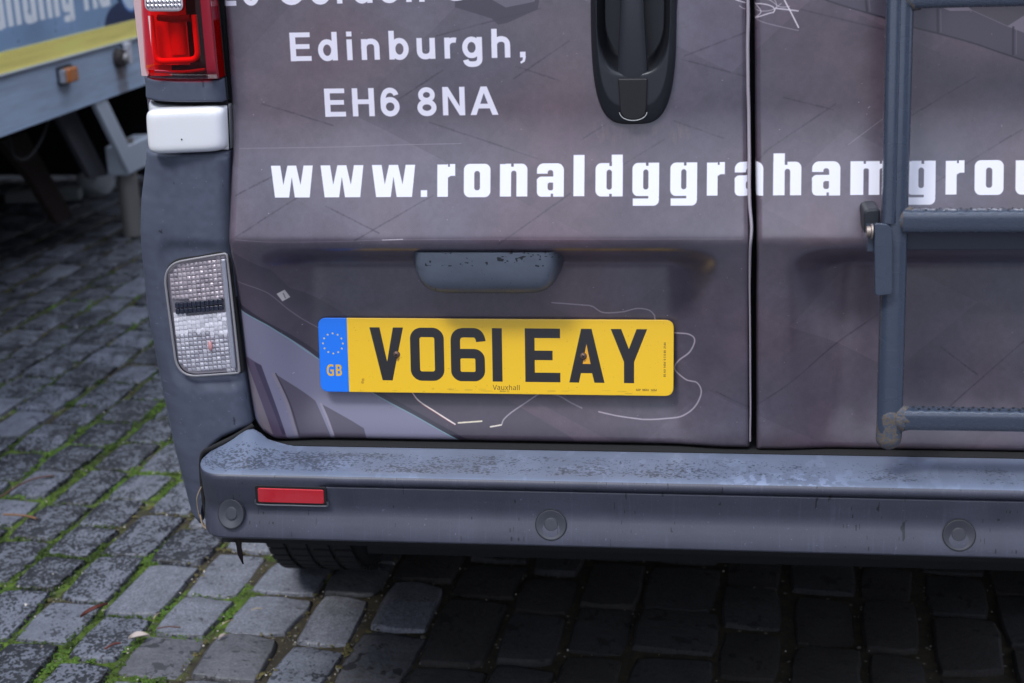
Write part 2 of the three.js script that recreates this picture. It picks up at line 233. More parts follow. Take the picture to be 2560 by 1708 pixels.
  const glyph = {
    w: (a, b) => { const w = b - a, X = (t) => a + w * t; lpoly([[X(0), XH], [X(0.225), XH], [X(0.3), B + 17], [X(0.395), XH], [X(0.605), XH], [X(0.71), B + 17], [X(0.78), XH], [X(1), XH], [X(0.93), B], [X(0.575), B], [X(0.5), B + 27], [X(0.44), B], [X(0.1), B]]); },
    '.': (a, b) => rect(a, B, b, B + 9),
    r: (a, b) => { const w = b - a; rect(a, B, a + w * 0.6, XH); rect(a + w * 0.5, XH - 17, b, XH + 0.5, [3, 0, 0, 0]); cut(a + w * 0.6, B, b, XH - 15, [5, 0, 0, 0]); cut(a + w * 0.6, XH - 3, a + w * 0.7, XH + 2); },
    o: (a, b) => { const w = b - a; rect(a, B - 0.6, b, XH + 0.6, [8, 8, 8, 8]); cut(a + w * 0.395, B + 8.5, a + w * 0.605, XH - 9, [3.4, 3.4, 3.4, 3.4]); },
    n: (a, b) => { const w = b - a; rect(a, B, a + w * 0.41, XH); rect(a + w * 0.2, B, b, XH + 0.4, [0, 8, 0, 0]); cut(a + w * 0.41, B - 2, a + w * 0.6, XH - 9, [3.2, 3.2, 0, 0]); cut(a + w * 0.41, XH - 3.5, a + w * 0.5, XH + 2); },
    h: (a, b) => { const w = b - a; rect(a, B, b, XH + 0.4, [0, 8, 0, 0]); rect(a, B, a + w * 0.41, AS); cut(a + w * 0.41, B - 2, a + w * 0.6, XH - 9, [3.2, 3.2, 0, 0]); cut(a + w * 0.41, XH - 3.5, a + w * 0.5, XH + 2); },
    u: (a, b) => { const w = b - a; rect(a, B - 0.4, b, XH, [0, 0, 0, 8]); cut(a + w * 0.4, B + 9, a + w * 0.59, XH + 3, [0, 0, 3.2, 3.2]); cut(a + w * 0.5, B - 3, a + w * 0.59, B + 3.5); },
    m: (a, b) => { const w = b - a; rect(a, B, b, XH + 0.4, [0, 8, 0, 0]); for (const t of [0.29, 0.645]) { cut(a + w * t, B - 2, a + w * (t + 0.115), XH - 9, [2.6, 2.6, 0, 0]); cut(a + w * t, XH - 3, a + w * (t + 0.05), XH + 2); } },
    l: (a, b) => rect(a, B, b, AS),
    d: (a, b) => { const w = b - a; rect(a, B - 0.4, b, XH + 0.4, [8, 0, 0, 8]); rect(b - w * 0.41, B, b, AS); cut(a + w * 0.41, B + 8.5, a + w * 0.6, XH - 8.5, [3.2, 3.2, 3.2, 3.2]); cut(a + w * 0.51, XH - 3.5, a + w * 0.6, XH + 2); cut(a + w * 0.51, B - 3, a + w * 0.6, B + 3); },
    g: (a, b) => { const w = b - a; rect(a, B - 0.2, b, XH + 0.4, [8, 0, 0, 8]); rect(a + w * 0.02, DS, b, B - 3, [0, 0, 7, 0]); rect(b - w * 0.41, B - 5, b, XH); cut(a + w * 0.41, B + 8.5, a + w * 0.6, XH - 8.5, [3.2, 3.2, 3.2, 3.2]); cut(a + w * 0.51, XH - 3.5, a + w * 0.6, XH + 2); cut(a - 1, B - 3, a + w * 0.6, B - 0.3); },
    a: (a, b) => { const w = b - a; rect(a, B - 0.4, b, XH + 0.5, [9, 9, 0, 6]); cut(a - 1, XH - 16, a + w * 0.42, XH - 13); cut(a + w * 0.4, XH - 16, a + w * 0.6, XH - 8.5, [3, 3, 0, 0]); cut(a - 1, XH - 19.5, a + w * 0.6, XH - 13.4, [0, 0, 0, 0]); rect(a + w * 0.0, XH - 24, a + w * 0.62, XH - 16.6, [6, 0, 0, 0]); cut(a + w * 0.4, B + 8, a + w * 0.6, XH - 24.5, [3, 1, 2.6, 3]); cut(a + w * 0.52, B - 3, a + w * 0.6, B + 3.5); },
  };
  const url = [['w', -300, -240], ['w', -229, -168], ['w', -156, -95], ['.', -87, -78], ['r', -64, -39], ['o', -27, 10], ['n', 23, 61], ['a', 74, 111], ['l', 124, 139], ['d', 154, 191], ['g', 204, 240], ['g', 255, 291], ['r', 304, 328], ['a', 341, 379], ['h', 392, 429], ['a', 443, 480], ['m', 493, 552], ['g', 566, 603], ['r', 616, 640], ['o', 653, 690], ['u', 705, 742]];
  for (const [ch, a, b] of url) glyph[ch](a, b);
  pc.drawImage(lc, 0, 0);
}
const wrapMat = phys({ map: canvasTex(printC), roughness: 0.3, ior: 1.55, clearcoat: 0.8, clearcoatRoughness: 0.26 });

// --- rear doors: pressed sheet with a shoulder, an out-swept band and a recess for the plate
const smax = (a, b, k) => { const h = Math.max(k - Math.abs(a - b), 0) / k; return Math.max(a, b) + h * h * k * 0.25; };
const smin = (a, b, k) => -smax(-a, -b, k);
const doorFlank = (y) => smin(smax(0.018 - (y - 1.03) * 0.052, 0.018 - (y - 1.03) * 0.305, 0.008), smax(0.0605 + (y - 0.8885) * 0.5, 0.016 + (y - 0.575) * 0.075, 0.03), 0.005);
const recessBack = (y) => -0.013 - 0.09 * (y - 0.7) + 0.008 * (1 - ss(0.57, 0.64, y));
function doorZ(x, y) { const [x0, x1] = x < 0.3655 ? [-0.358, 0.352] : [0.395, 1.06], m = sss(0, 0.115, Math.min(x - x0, x1 - x)) * sss(0, 0.055, 0.882 - y); const hb = Math.pow(Math.abs(x - 0.2055) / 0.052, 3) + Math.pow(Math.abs(y - 1.205) / 0.158, 3); return lerp(doorFlank(y), recessBack(y), m) - 0.075 * (1 - ss(0.9, 1.0, hb)); }
const gapX = table([[0.5, 0.376], [0.574, 0.374], [0.894, 0.3655], [1.2, 0.358], [1.35, 0.355]]);
function doorGeo(xl, xr, yb, yt, corner) { // corner: +1 rounded lower left, -1 lower right
  const nu = 190, nv = 190, r = 0.042;
  return gridGeo(nu + 2, nv + 2, (u, v, i, j) => {
    const skirt = i === 0 || i === nu + 2 || j === 0 || j === nv + 2, a = clamp((i - 1) / nu), b = clamp((j - 1) / nv);
    const y = yb + b * (yt - yb); let l = xl(y), q = xr(y); const c = y < yb + r ? r - Math.sqrt(Math.max(0, r * r - (yb + r - y) ** 2)) : 0;
    if (corner > 0) l += c; else q -= c;
    const x = lerp(l, q, a), e = Math.min(x - l, q - x, y - yb, 1);
    let z = doorZ(x, y) - 0.005 * (1 - clamp(e / 0.007)) ** 2; if (skirt) z -= 0.035;
    return [x, y, z, (x * 1000 - PX0) / PW, (y * 1000 - PY0) / PH];
  });
}
part('rear_door', doorGeo(table([[0.55, -0.361], [0.69, -0.366], [0.86, -0.3635], [1.0, -0.357], [1.07, -0.3545], [1.2, -0.3545], [1.31, -0.354]]), (y) => gapX(y) - 0.004, 0.568, 1.308, 1), wrapMat, van, 'rear door with an address printed in white on the paving print');
part('rear_door', doorGeo((y) => gapX(y) + 0.006, () => 1.085, 0.566, 1.308, -1), wrapMat, van, 'rear door behind the ladder');
{ // bare metal edge along the door gap
  const edge = std({ color: new THREE.Color(0.36, 0.32, 0.36), roughness: 0.45 });
  const wob = (y) => 0.0012 * (vn(y * 22, 3) - 0.5) + 0.002 * Math.exp(-(((y - 0.905) / 0.02) ** 2));
  part('door_edge', gridGeo(6, 120, (u, v) => { const y = 0.58 + v * 0.728, t = u * Math.PI, w = lerp(0.0014, 0.0024, ss(0.78, 0.95, y)); return [gapX(y) - 0.0032 + wob(y) - Math.cos(t) * w, y, doorFlank(y) - 0.003 + 0.004 * Math.sin(t), u * 0.01, y]; }), edge, van, 'bare pale metal edge of the door');
  part('door_seal', gridGeo(2, 2, (u, v) => [0.33 + u * 0.08, 0.56 + v * 0.75, -0.045]), darkUnder, van);
}
// body behind the doors, upper doors with windows, roof, far sides, floor
const bodyPaint = phys({ color: new THREE.Color(0.1, 0.09, 0.11), roughness: 0.35, clearcoat: 0.4, clearcoatRoughness: 0.15 });
const glassDark = phys({ color: new THREE.Color(0.02, 0.022, 0.025), roughness: 0.05, clearcoat: 1 });
for (const [x0, x1] of [[-0.354, 0.351], [0.362, 1.068]]) {
  part('upper_door', extrude(roundPoly([[x0, 1.312], [x1, 1.312], [x1, 1.9], [x0 + 0.03, 1.9]], [0.01, 0.01, 0.06, 0.06]), 0.04, 0.006).translate(0, 0, -0.038).rotateX(-0.02).translate(0, 0, 0.025), bodyPaint, van);
  part('rear_window', extrude(roundPoly([[x0 + 0.07, 1.4], [x1 - 0.06, 1.4], [x1 - 0.06, 1.82], [x0 + 0.09, 1.82]], 0.06), 0.01, 0.003).rotateX(-0.02).translate(0, 0, 0.025), glassDark, van);
}
for (const s of [-1, 1]) { // side panels with a wheel arch
  const sh = shapeOf([[0.13, 0.5], [0.35, 0.45], [0.4, 0.6], [0.62, 0.76], [0.88, 0.76], [1.12, 0.6], [1.17, 0.4], [4.3, 0.4], [4.7, 0.75], [4.5, 1.2], [3.9, 1.45], [3.2, 1.93], [0.2, 1.93], [0.12, 1.45]]);
  const g = new THREE.ExtrudeGeometry(sh, { depth: 0.03, bevelEnabled: true, bevelSize: 0.01, bevelThickness: 0.01, bevelSegments: 2 });
  g.rotateY(Math.PI / 2); g.translate(s < 0 ? -0.52 : 1.19, 0, 0.0);
  part('side_panel', g, bodyPaint, van);
}
part('roof', box(1.7, 0.06, 3.2, 0.355, 1.945, -1.7, 0.02), bodyPaint, van);
part('windscreen', box(1.6, 0.04, 0.95, 0.355, 0, 0, 0.01).rotateX(-0.72).translate(0, 1.68, -3.55), glassDark, van);
part('bonnet', box(1.65, 0.75, 0.8, 0.355, 0.85, -4.25, 0.1), bodyPaint, van);
part('inner_floor', box(1.66, 0.16, 4.3, 0.355, 0.42, -2.25), darkUnder, van);
part('underbody', box(1.3, 0.14, 4.0, 0.355, 0.27, -2.35), darkUnder, van);
part('rear_frame', box(1.69, 1.4, 0.05, 0.355, 1.2, -0.11), darkUnder, van);
part('bumper_beam', box(1.5, 0.11, 0.09, 0.355, 0.51, -0.02), darkUnder, van);
for (const s of [-1, 1]) { // rear wheels
  const w = new THREE.Group(); w.name = 'wheel'; w.position.set(s < 0 ? -0.445 : 1.155, 0.325, -0.76); van.add(w);
  const prof = [[0.19, -0.09], [0.27, -0.108], [0.3, -0.104], [0.318, -0.09], [0.325, -0.06], [0.326, 0], [0.325, 0.06], [0.318, 0.09], [0.3, 0.104], [0.27, 0.108], [0.19, 0.09]].map(([r, y]) => new THREE.Vector2(r, y));
  const tread = [new THREE.LatheGeometry(prof, 64)];
  for (let k = 0; k < 72; k++) for (const q of [-0.066, -0.022, 0.022, 0.066]) { const b = new THREE.BoxGeometry(0.02, 0.034, 0.01); b.translate(0, q, 0.326); b.rotateY(k / 72 * Math.PI * 2 + q * 2); tread.push(b); }
  part('tyre', merge(tread).rotateZ(Math.PI / 2), rubber, w);
  part('rim', new THREE.CylinderGeometry(0.19, 0.19, 0.15, 32).rotateZ(Math.PI / 2), steel, w);
}

// --- number plate, tilted back with the recess
{
  const s = 3.9, W = 520, H = 111, [c, k] = canvas(2028, 433); k.scale(s, s);
  k.fillStyle = 'rgb(246,196,24)'; k.fillRect(0, 0, W, H);
  k.fillStyle = 'rgb(8,120,240)'; k.fillRect(0, 0, 43.5, H);
  k.fillStyle = 'rgb(226,196,120)';
  for (let i = 0; i < 12; i++) { const a = i / 12 * Math.PI * 2; k.beginPath(); for (let q = 0; q < 10; q++) { const r = q % 2 ? 0.9 : 2.1, t = q * Math.PI / 5 - Math.PI / 2; k[q ? 'lineTo' : 'moveTo'](21.5 + 15 * Math.sin(a) + r * Math.cos(t), 38 - 15 * Math.cos(a) + r * Math.sin(t)); } k.fill(); }
  k.fillStyle = 'rgb(226,178,60)'; k.font = 'bold 24px sans-serif'; k.textAlign = 'center'; k.save(); k.translate(22, 87); k.scale(0.76, 1); k.fillText('GB', 0, 0); k.restore();
  k.textAlign = 'left';
  const ink = 'rgb(30,28,30)'; k.fillStyle = ink; k.strokeStyle = ink; k.lineWidth = 14; k.lineJoin = 'miter';
  const T = 13.5, Bm = 92.5, pl = (x, pts) => { k.beginPath(); pts.forEach(([a, b], i) => k[i ? 'lineTo' : 'moveTo'](x + a, T + b)); k.closePath(); k.fill(); };
  pl(77, [[0, 0], [15, 0], [25, 51], [35, 0], [50, 0], [32.5, 79], [17.5, 79]]);                                    // V
  k.beginPath(); k.roundRect(137 + 7, T + 7, 36, 65, 10); k.stroke();                                               // O
  k.beginPath(); k.roundRect(197 + 7, T + 38, 36, 34, 9); k.stroke();                                               // 6: bowl
  k.beginPath(); k.moveTo(204, T + 60); k.lineTo(204, T + 20); k.quadraticCurveTo(204, T + 7, 217, T + 7); k.lineTo(230, T + 7); k.quadraticCurveTo(240, T + 7, 241.5, T + 20); k.stroke();
  k.fillRect(258, T, 14.5, 79);                                                                                      // 1
  k.fillRect(306, T, 14, 79); for (const y of [0, 32.5, 65]) k.fillRect(306, T + y, y === 32.5 ? 40 : 51, 14);       // E
  pl(370, [[17.5, 0], [32.5, 0], [51, 79], [36.5, 79], [33, 65], [17, 65], [14, 79], [0, 79]]); k.fillStyle = 'rgb(238,170,30)'; pl(370, [[25, 22], [31, 51.5], [19.5, 51.5]]); k.fillStyle = ink; // A
  pl(430, [[0, 0], [15, 0], [26, 29], [37, 0], [52, 0], [33.5, 48], [33.5, 79], [19, 79], [19, 48]]);                // Y
  k.fillStyle = 'rgb(92,66,16)'; k.font = '10.5px sans-serif'; k.fillText('Vauxhall', 258, 104.5); k.font = '3.4px sans-serif'; k.fillText('BMBA TD', 268, 108);
  k.font = 'bold 4px sans-serif'; k.fillText('SAP  98AU  145d', 466, 103.5);
  k.save(); k.translate(508.5, 83); k.rotate(-Math.PI / 2); k.font = 'bold 4.2px sans-serif'; k.fillText('BS AU 145d  0 3 0 80  2144', 0, 0); k.restore();
  for (let i = 0; i < 220; i++) { k.fillStyle = `rgba(70,50,20,${rr(0.05, 0.3)})`; k.beginPath(); k.arc(rr(40, 515), rr(2, 109), rr(0.2, 0.7), 0, 7); k.fill(); }
  for (let i = 0; i < 40; i++) { k.strokeStyle = `rgba(110,84,30,${rr(0.06, 0.2)})`; k.lineWidth = rr(0.15, 0.4); const x = rr(45, 515), y = rr(3, 108); k.beginPath(); k.moveTo(x, y); k.lineTo(x + rr(-9, 9), y + rr(-3, 3)); k.stroke(); }
  for (let i = 0; i < 26; i++) { k.fillStyle = `rgba(96,70,28,${rr(0.05, 0.16)})`; k.beginPath(); k.ellipse(rr(0, 520), 111 - Math.abs(rr(-7, 7)), rr(2, 9), rr(0.5, 1.6), 0, 0, 7); k.fill(); }
  k.fillStyle = 'rgba(120,70,20,0.35)'; for (const [x, y] of [[119, 60], [118, 62], [392, 60], [64, 96], [65, 92]]) { k.beginPath(); k.arc(x, y, 2.2, 0, 7); k.fill(); }
  const plateMat = phys({ map: canvasTex(c), roughness: 0.28, clearcoat: 0.5, clearcoatRoughness: 0.08 });
  const P = new THREE.Group(); P.name = 'number_plate'; P.position.set(0.0005, 0.7, 0); P.rotation.x = -Math.atan(0.14); van.add(P);
  const g = extrude(roundPoly([[-0.26, -0.0555], [0.26, -0.0555], [0.26, 0.0555], [-0.26, 0.0555]], 0.013, 8), 0.0042, 0.0009); g.translate(0, 0, -0.002);
  const p = g.attributes.position, uv = g.attributes.uv; for (let i = 0; i < p.count; i++) uv.setXY(i, p.getX(i) / 0.52 + 0.5, p.getY(i) / 0.111 + 0.5);
  part('plate', g, plateMat, P);
  for (const x of [-0.1435, 0.1305]) {
    const h = new THREE.LatheGeometry([[0, 0.0032], [0.0028, 0.003], [0.0046, 0.0016], [0.0052, 0], [0.0052, -0.002]].map((q) => new THREE.Vector2(...q)).reverse(), 20).rotateX(Math.PI / 2);
    const sm = std({ color: new THREE.Color(0.16, 0.1, 0.08), metalness: 0.5, roughness: 0.5 });
    const m = part('screw', merge([h]), sm, P); m.position.set(x, 0.002, 0.0024);
    const sl = part('screw_slot', merge([box(0.0046, 0.001, 0.0006), box(0.001, 0.0046, 0.0006)].map((b) => b.rotateZ(0.6).translate(0, 0, 0.0032))), darkUnder, P); sl.position.copy(m.position);
  }
}
// --- plate lamp hood above the plate
{
  const wid = table([[0, 1], [0.3, 0.992], [0.45, 0.975], [0.6, 0.945], [0.72, 0.895], [0.82, 0.82], [0.9, 0.72], [0.96, 0.6], [1, 0.4]]);
  const top = 0.869, g = gridGeo(56, 26, (u, v) => {
    const a = u * 2 - 1, halfTop = 0.1075; // half width shrinks downward with rounded lower corners
    const k = clamp(Math.pow(v, 0.7)), y = top - 0.074 * k, w = halfTop * wid(k);
    const e = Math.abs(a), edge = Math.pow(Math.max(0, 1 - Math.pow(e, 14)), 0.35);
    const z = lerp(-0.035, 0.054 - 0.014 * Math.pow(k, 2), edge * Math.pow(Math.max(0, 1 - Math.pow(k, 8)), 0.5));
    return [a * w, y, z, a * 0.1, y];
  });
  const lid = gridGeo(40, 4, (u, v) => { const a = u * 2 - 1, e = Math.abs(a), edge = Math.pow(Math.max(0, 1 - Math.pow(e, 14)), 0.35); return [a * 0.1075, top, lerp(-0.035, lerp(-0.035, 0.054, edge), 1 - v), a * 0.1, v * 0.08]; });
  const hoodTex = pixelTex(512, 256, (x, y) => { const n = fbm(x * 9, y * 5, 3, 0); let v = 96 + 14 * (n - 0.5) + 6 * (hash(x * 512, y * 256) - 0.5); const d = vn(x * 70, y * 34), m = vn(x * 18 + 4, y * 11); if (d > 0.78 && m > 0.52 && (y > 0.66 || d > 0.93)) v *= 0.35; return [v * 0.92, v * 1.0, v * 1.13]; });
  const uvfix = (gg) => { const p = gg.attributes.position; for (let i = 0; i < p.count; i++) gg.attributes.uv.setXY(i, p.getX(i) / 0.23 + 0.5, (p.getY(i) - 0.8) / 0.075); return gg; };
  part('plate_lamp', merge([uvfix(g), uvfix(lid)]), std({ map: hoodTex, bumpMap: plasticGrain, bumpScale: 0.0002, roughness: 0.42 }), van, 'grey hood of the plate lamp above the number plate').position.set(-0.001, 0, 0);
}
// --- door handle: dark oval bowl, grip bar and key cover
{
  const H = new THREE.Group(); H.name = 'door_handle'; van.add(H);
  const cx = 0.2055, cy = 1.205, a = 0.0572, b = 0.1665, N = 3.5;
  const surf = (x, y) => {
    const dx = Math.abs(x - cx) / a, dy = Math.abs(y - cy) / b, e = 1 - Math.pow(Math.pow(dx, N) + Math.pow(dy, N), 1 / N); // 0 at the rim
    let z = doorFlank(y) + 0.015 * Math.pow(clamp(e / 0.16), 0.5);
    const bx = Math.abs(x - cx) / (a - 0.009), by = (y < cy ? Math.max(0, cy - 0.03 - y) / 0.068 : Math.max(0, y - cy - 0.03) / 0.09);
    const q = Math.pow(bx, 3) + Math.pow(by, 2.2), bowl = 1 - ss(0.55, 1.0, q);
    return z - 0.05 * bowl;
  };
  const g = gridGeo(96, 60, (u, v) => {
    const th = u * Math.PI * 2, r = Math.pow(v, 0.7), c = Math.cos(th), s = Math.sin(th), k = Math.pow(Math.pow(Math.abs(c), N) + Math.pow(Math.abs(s), N), -1 / N) * r;
    const x = cx + a * c * k, y = cy + b * s * k; return [x, y, v > 0.999 ? doorFlank(y) - 0.004 : surf(x, y), x, y];
  });
  const dark = std({ color: new THREE.Color(0.012, 0.0135, 0.018), bumpMap: plasticGrain, bumpScale: 0.0003, roughness: 0.38 });
  part('bowl', g, dark, H);
  const grip = gridGeo(18, 30, (u, v) => { const y = lerp(1.1045, 1.34, v), w = lerp(0.0203, 0.0158, ss(0, 0.45, v)), t = u * Math.PI, z0 = doorFlank(y) + 0.0155 + 0.006 * Math.sin(clamp(v * 1.1) * Math.PI), k = Math.pow(Math.sin(t), 0.22) || 0; return [0.2045 - Math.cos(t) * w * (1 - 0.04 * (1 - k)), y, z0 - 0.016 * (1 - k), u * 0.05, y]; });
  part('grip', grip, std({ color: new THREE.Color(0.02, 0.021, 0.028), bumpMap: plasticGrain, bumpScale: 0.0002, roughness: 0.36 }), H);
  const cov = extrude(roundPoly([[0.1855, 1.1025], [0.1885, 1.048], [0.2225, 1.048], [0.2245, 1.1025]], [0.002, 0.016, 0.016, 0.002], 8), 0.006, 0.0015);
  part('key_cover', cov.translate(0, 0, doorFlank(1.07) + 0.0125), std({ color: new THREE.Color(0.01, 0.01, 0.012), bumpMap: plasticGrain, bumpScale: 0.0003, roughness: 0.5 }), H);
  const bot = []; for (let i = 0; i <= 20; i++) { const t = Math.PI + i / 20 * Math.PI; bot.push([0.2055 + 0.0182 * Math.cos(t), 1.058 + 0.0112 * Math.sin(t), doorFlank(1.05) + 0.0165]); }
  part('cover_edge', tube(bot, 0.0007, 30, 6), std({ color: new THREE.Color(0.4, 0.4, 0.4), roughness: 0.4 }), H);
}

// --- rear corner: wraps from the door edge round to the side
const outX = table([[0.38, -0.468], [0.41, -0.482], [0.4357, -0.499], [0.547, -0.516], [0.655, -0.526], [0.76, -0.534], [0.85, -0.533], [0.8827, -0.531], [0.93, -0.524], [0.99, -0.509], [1.03, -0.503], [1.1, -0.495], [1.2, -0.49], [1.45, -0.47]]);
const inX = table([[0.4, -0.363], [0.59, -0.3655], [0.69, -0.3705], [0.86, -0.3685], [1.0, -0.3615], [1.07, -0.358], [1.2, -0.358], [1.45, -0.3575]]);
function cornerAt(y, t, zin = 0.034, R = 0.125, n = 3.1) { // t 0..1 door edge -> side, beyond 1 straight back along the side
  const th = Math.min(1, t) * Math.PI / 2, s = Math.pow(Math.sin(th), 2 / n), c = Math.pow(Math.max(0, Math.cos(th)), 2 / n), i = inX(y), o = outX(y);
  return [lerp(i, o, s), zin - R * (1 - c) - Math.max(0, t - 1) * 0.35];
}
{
  const bot = table([[-0.55, 0.4], [-0.5, 0.405], [-0.482, 0.41], [-0.462, 0.425], [-0.45, 0.47], [-0.444, 0.52], [-0.437, 0.553], [-0.43, 0.562], [-0.41, 0.578], [-0.357, 0.602]]);
  const nu = 90, nv = 120;
  const panel = gridGeo(nu + 1, nv + 2, (u, v, i, j) => {
    const t = Math.pow(clamp((i - 1) / (nu - 1)), 0.85) * 1.35, b = clamp((j - 1) / nv); let y = 0.7, x = 0, z = 0;
    for (let k = 0; k < 4; k++) { [x, z] = cornerAt(y, t); y = lerp(bot(x), 1.004 + 0.004 * ss(-0.47, -0.37, x), b); } [x, z] = cornerAt(y, t);
    if (i === 0) { z -= 0.03; } if (j === 0 || j === nv + 2) z -= 0.02;
    const e = Math.min(1.004 - y, (y - bot(x))); z -= 0.004 * (1 - clamp(e / 0.006)) ** 2;
    // pressed channel round the fog lamp
    const fx = (x + 0.4235) / 0.0565, fy = (y - 0.767) / 0.099, q = Math.pow(Math.pow(Math.abs(fx), 6) + Math.pow(Math.abs(fy), 6), 1 / 6); z -= 0.006 * (1 - ss(0.98, 1.2, q));
    return [x, y, z, x - z, y];
  });
  part('corner_panel', panel, greyPlastic, van, 'grey plastic rear corner panel with a fog lamp let into it');
  part('corner_gap', gridGeo(2, 20, (u, v) => { const y = 0.56 + 0.85 * v; return [lerp(inX(y) - 0.012, inX(y) + 0.02, u), y, -0.005]; }), darkUnder, van);
}
// --- fog lamp in the corner panel
{
  const F = new THREE.Group(); F.name = 'fog_lamp'; van.add(F);
  const outl = roundPoly([[-0.4735, 0.846], [-0.3735, 0.864], [-0.3715, 0.6835], [-0.4695, 0.6735]].reverse(), [0.034, 0.004, 0.004, 0.032].reverse(), 10);
  const grow = (pts, d) => { const c = [-0.4225, 0.767]; return pts.map(([x, y]) => [c[0] + (x - c[0]) * (1 + d / 0.05), c[1] + (y - c[1]) * (1 + d / 0.09)]); };
  const tilt = (g) => { const p = g.attributes.position; for (let i = 0; i < p.count; i++) { const x = p.getX(i); p.setZ(i, p.getZ(i) - 0.9 * Math.pow(Math.max(0, -0.375 - x), 2)); } g.computeVertexNormals(); return g; };
  part('gasket', tilt(extrude(grow(outl, 0.0035), 0.012, 0.002).translate(0, 0, 0.018)), rubber, F);
  // bright reflector, its optics pressed into cells; the lower chamber has tall flutes
  const inside = (x, y) => { let k = false; const pts = grow(outl, -0.004); for (let i = 0, j = pts.length - 1; i < pts.length; j = i++) if ((pts[i][1] > y) !== (pts[j][1] > y) && x < (pts[j][0] - pts[i][0]) * (y - pts[i][1]) / (pts[j][1] - pts[i][1]) + pts[i][0]) k = !k; return k; };
  const cells = [], flutes = [];
  const cell = (x, y, w, h, up, dep) => gridGeo(4, 4, (u, v) => { const a = u * 2 - 1, b = v * 2 - 1; return [x + a * w / 2, y + b * h / 2, 0.034 + dep * (1 - a * a) * (1 - b * b) + up * b, u, v]; });
  for (let j = 0; j < 30; j++) for (let i = 0; i < 14; i++) {
    const w = 0.0068, h = 0.0066, x = -0.4665 + (i + 0.5) * w, y = 0.6785 + (j + 0.5) * h + (x + 0.42) * 0.13; if (!inside(x, y)) continue;
    if (y > 0.7735 + (x + 0.42) * 0.1 && y < 0.7935 + (x + 0.42) * 0.1) continue;
    if (y > 0.7935 + (x + 0.42) * 0.1) cells.push(cell(x, y, w * 0.94, h * 0.94, rr(-0.0005, 0.0008), rr(0.0008, 0.0016)));
    else if (y < 0.742) flutes.push(cell(x, y, w * 0.9, h * 1.0, rr(0.0005, 0.0018), rr(0.0004, 0.0016)));
    else flutes.push(cell(x, y, w * 0.96, h * 1.0, rr(-0.001, 0.0006), rr(0.0002, 0.0008)));
  }
  const refl = std({ color: new THREE.Color(0.92, 0.9, 0.93), metalness: 0.15, roughness: 0.25 });
  part('housing', tilt(extrude(grow(outl, -0.001), 0.009, 0.001).translate(0, 0, 0.0235)), std({ color: new THREE.Color(0.36, 0.33, 0.36), metalness: 0.5, roughness: 0.35 }), F);
  part('reverse_optic', tilt(merge(cells)), std({ color: new THREE.Color(0.56, 0.49, 0.51), metalness: 0.25, roughness: 0.3 }), F);
  part('fog_optic', tilt(merge(flutes)), refl, F);
  const bar = []; for (let i = 0; i < 11; i++) for (let j = 0; j < 2; j++) { const x = -0.4585 + i * 0.0068; bar.push(box(0.006, 0.0078, 0.006, x, 0.7792 + j * 0.0092 + (x + 0.42) * 0.12, 0.0345, 0.001)); }
  part('divider', tilt(merge(bar)), std({ color: new THREE.Color(0.025, 0.03, 0.05), roughness: 0.25 }), F);
  part('bulb', merge([new THREE.SphereGeometry(0.0035, 12, 8).scale(1, 2.2, 1).translate(-0.412, 0.724, 0.036)]), std({ color: new THREE.Color(0.62, 0.3, 0.3), roughness: 0.25 }), F);
  part('side_wall', tilt(box(0.007, 0.165, 0.006, -0.3795, 0.773, 0.036, 0.002)), std({ color: new THREE.Color(0.45, 0.46, 0.52), metalness: 0.3, roughness: 0.3 }), F);
  part('lens', tilt(new THREE.ShapeGeometry(shapeOf(grow(outl, -0.0005))).translate(0, 0, 0.0405)), phys({ color: new THREE.Color(0.95, 0.95, 0.97), transmission: 1, thickness: 0, roughness: 0.07 }), F);
  const rimPts = outl.map(([x, y]) => [x, y, 0.037 - 0.9 * Math.pow(Math.max(0, -0.375 - x), 2)]); rimPts.push(rimPts[0]);
  part('rim', tube(rimPts, 0.0018, 200, 6), std({ color: new THREE.Color(0.3, 0.29, 0.3), roughness: 0.3 }), F);
}
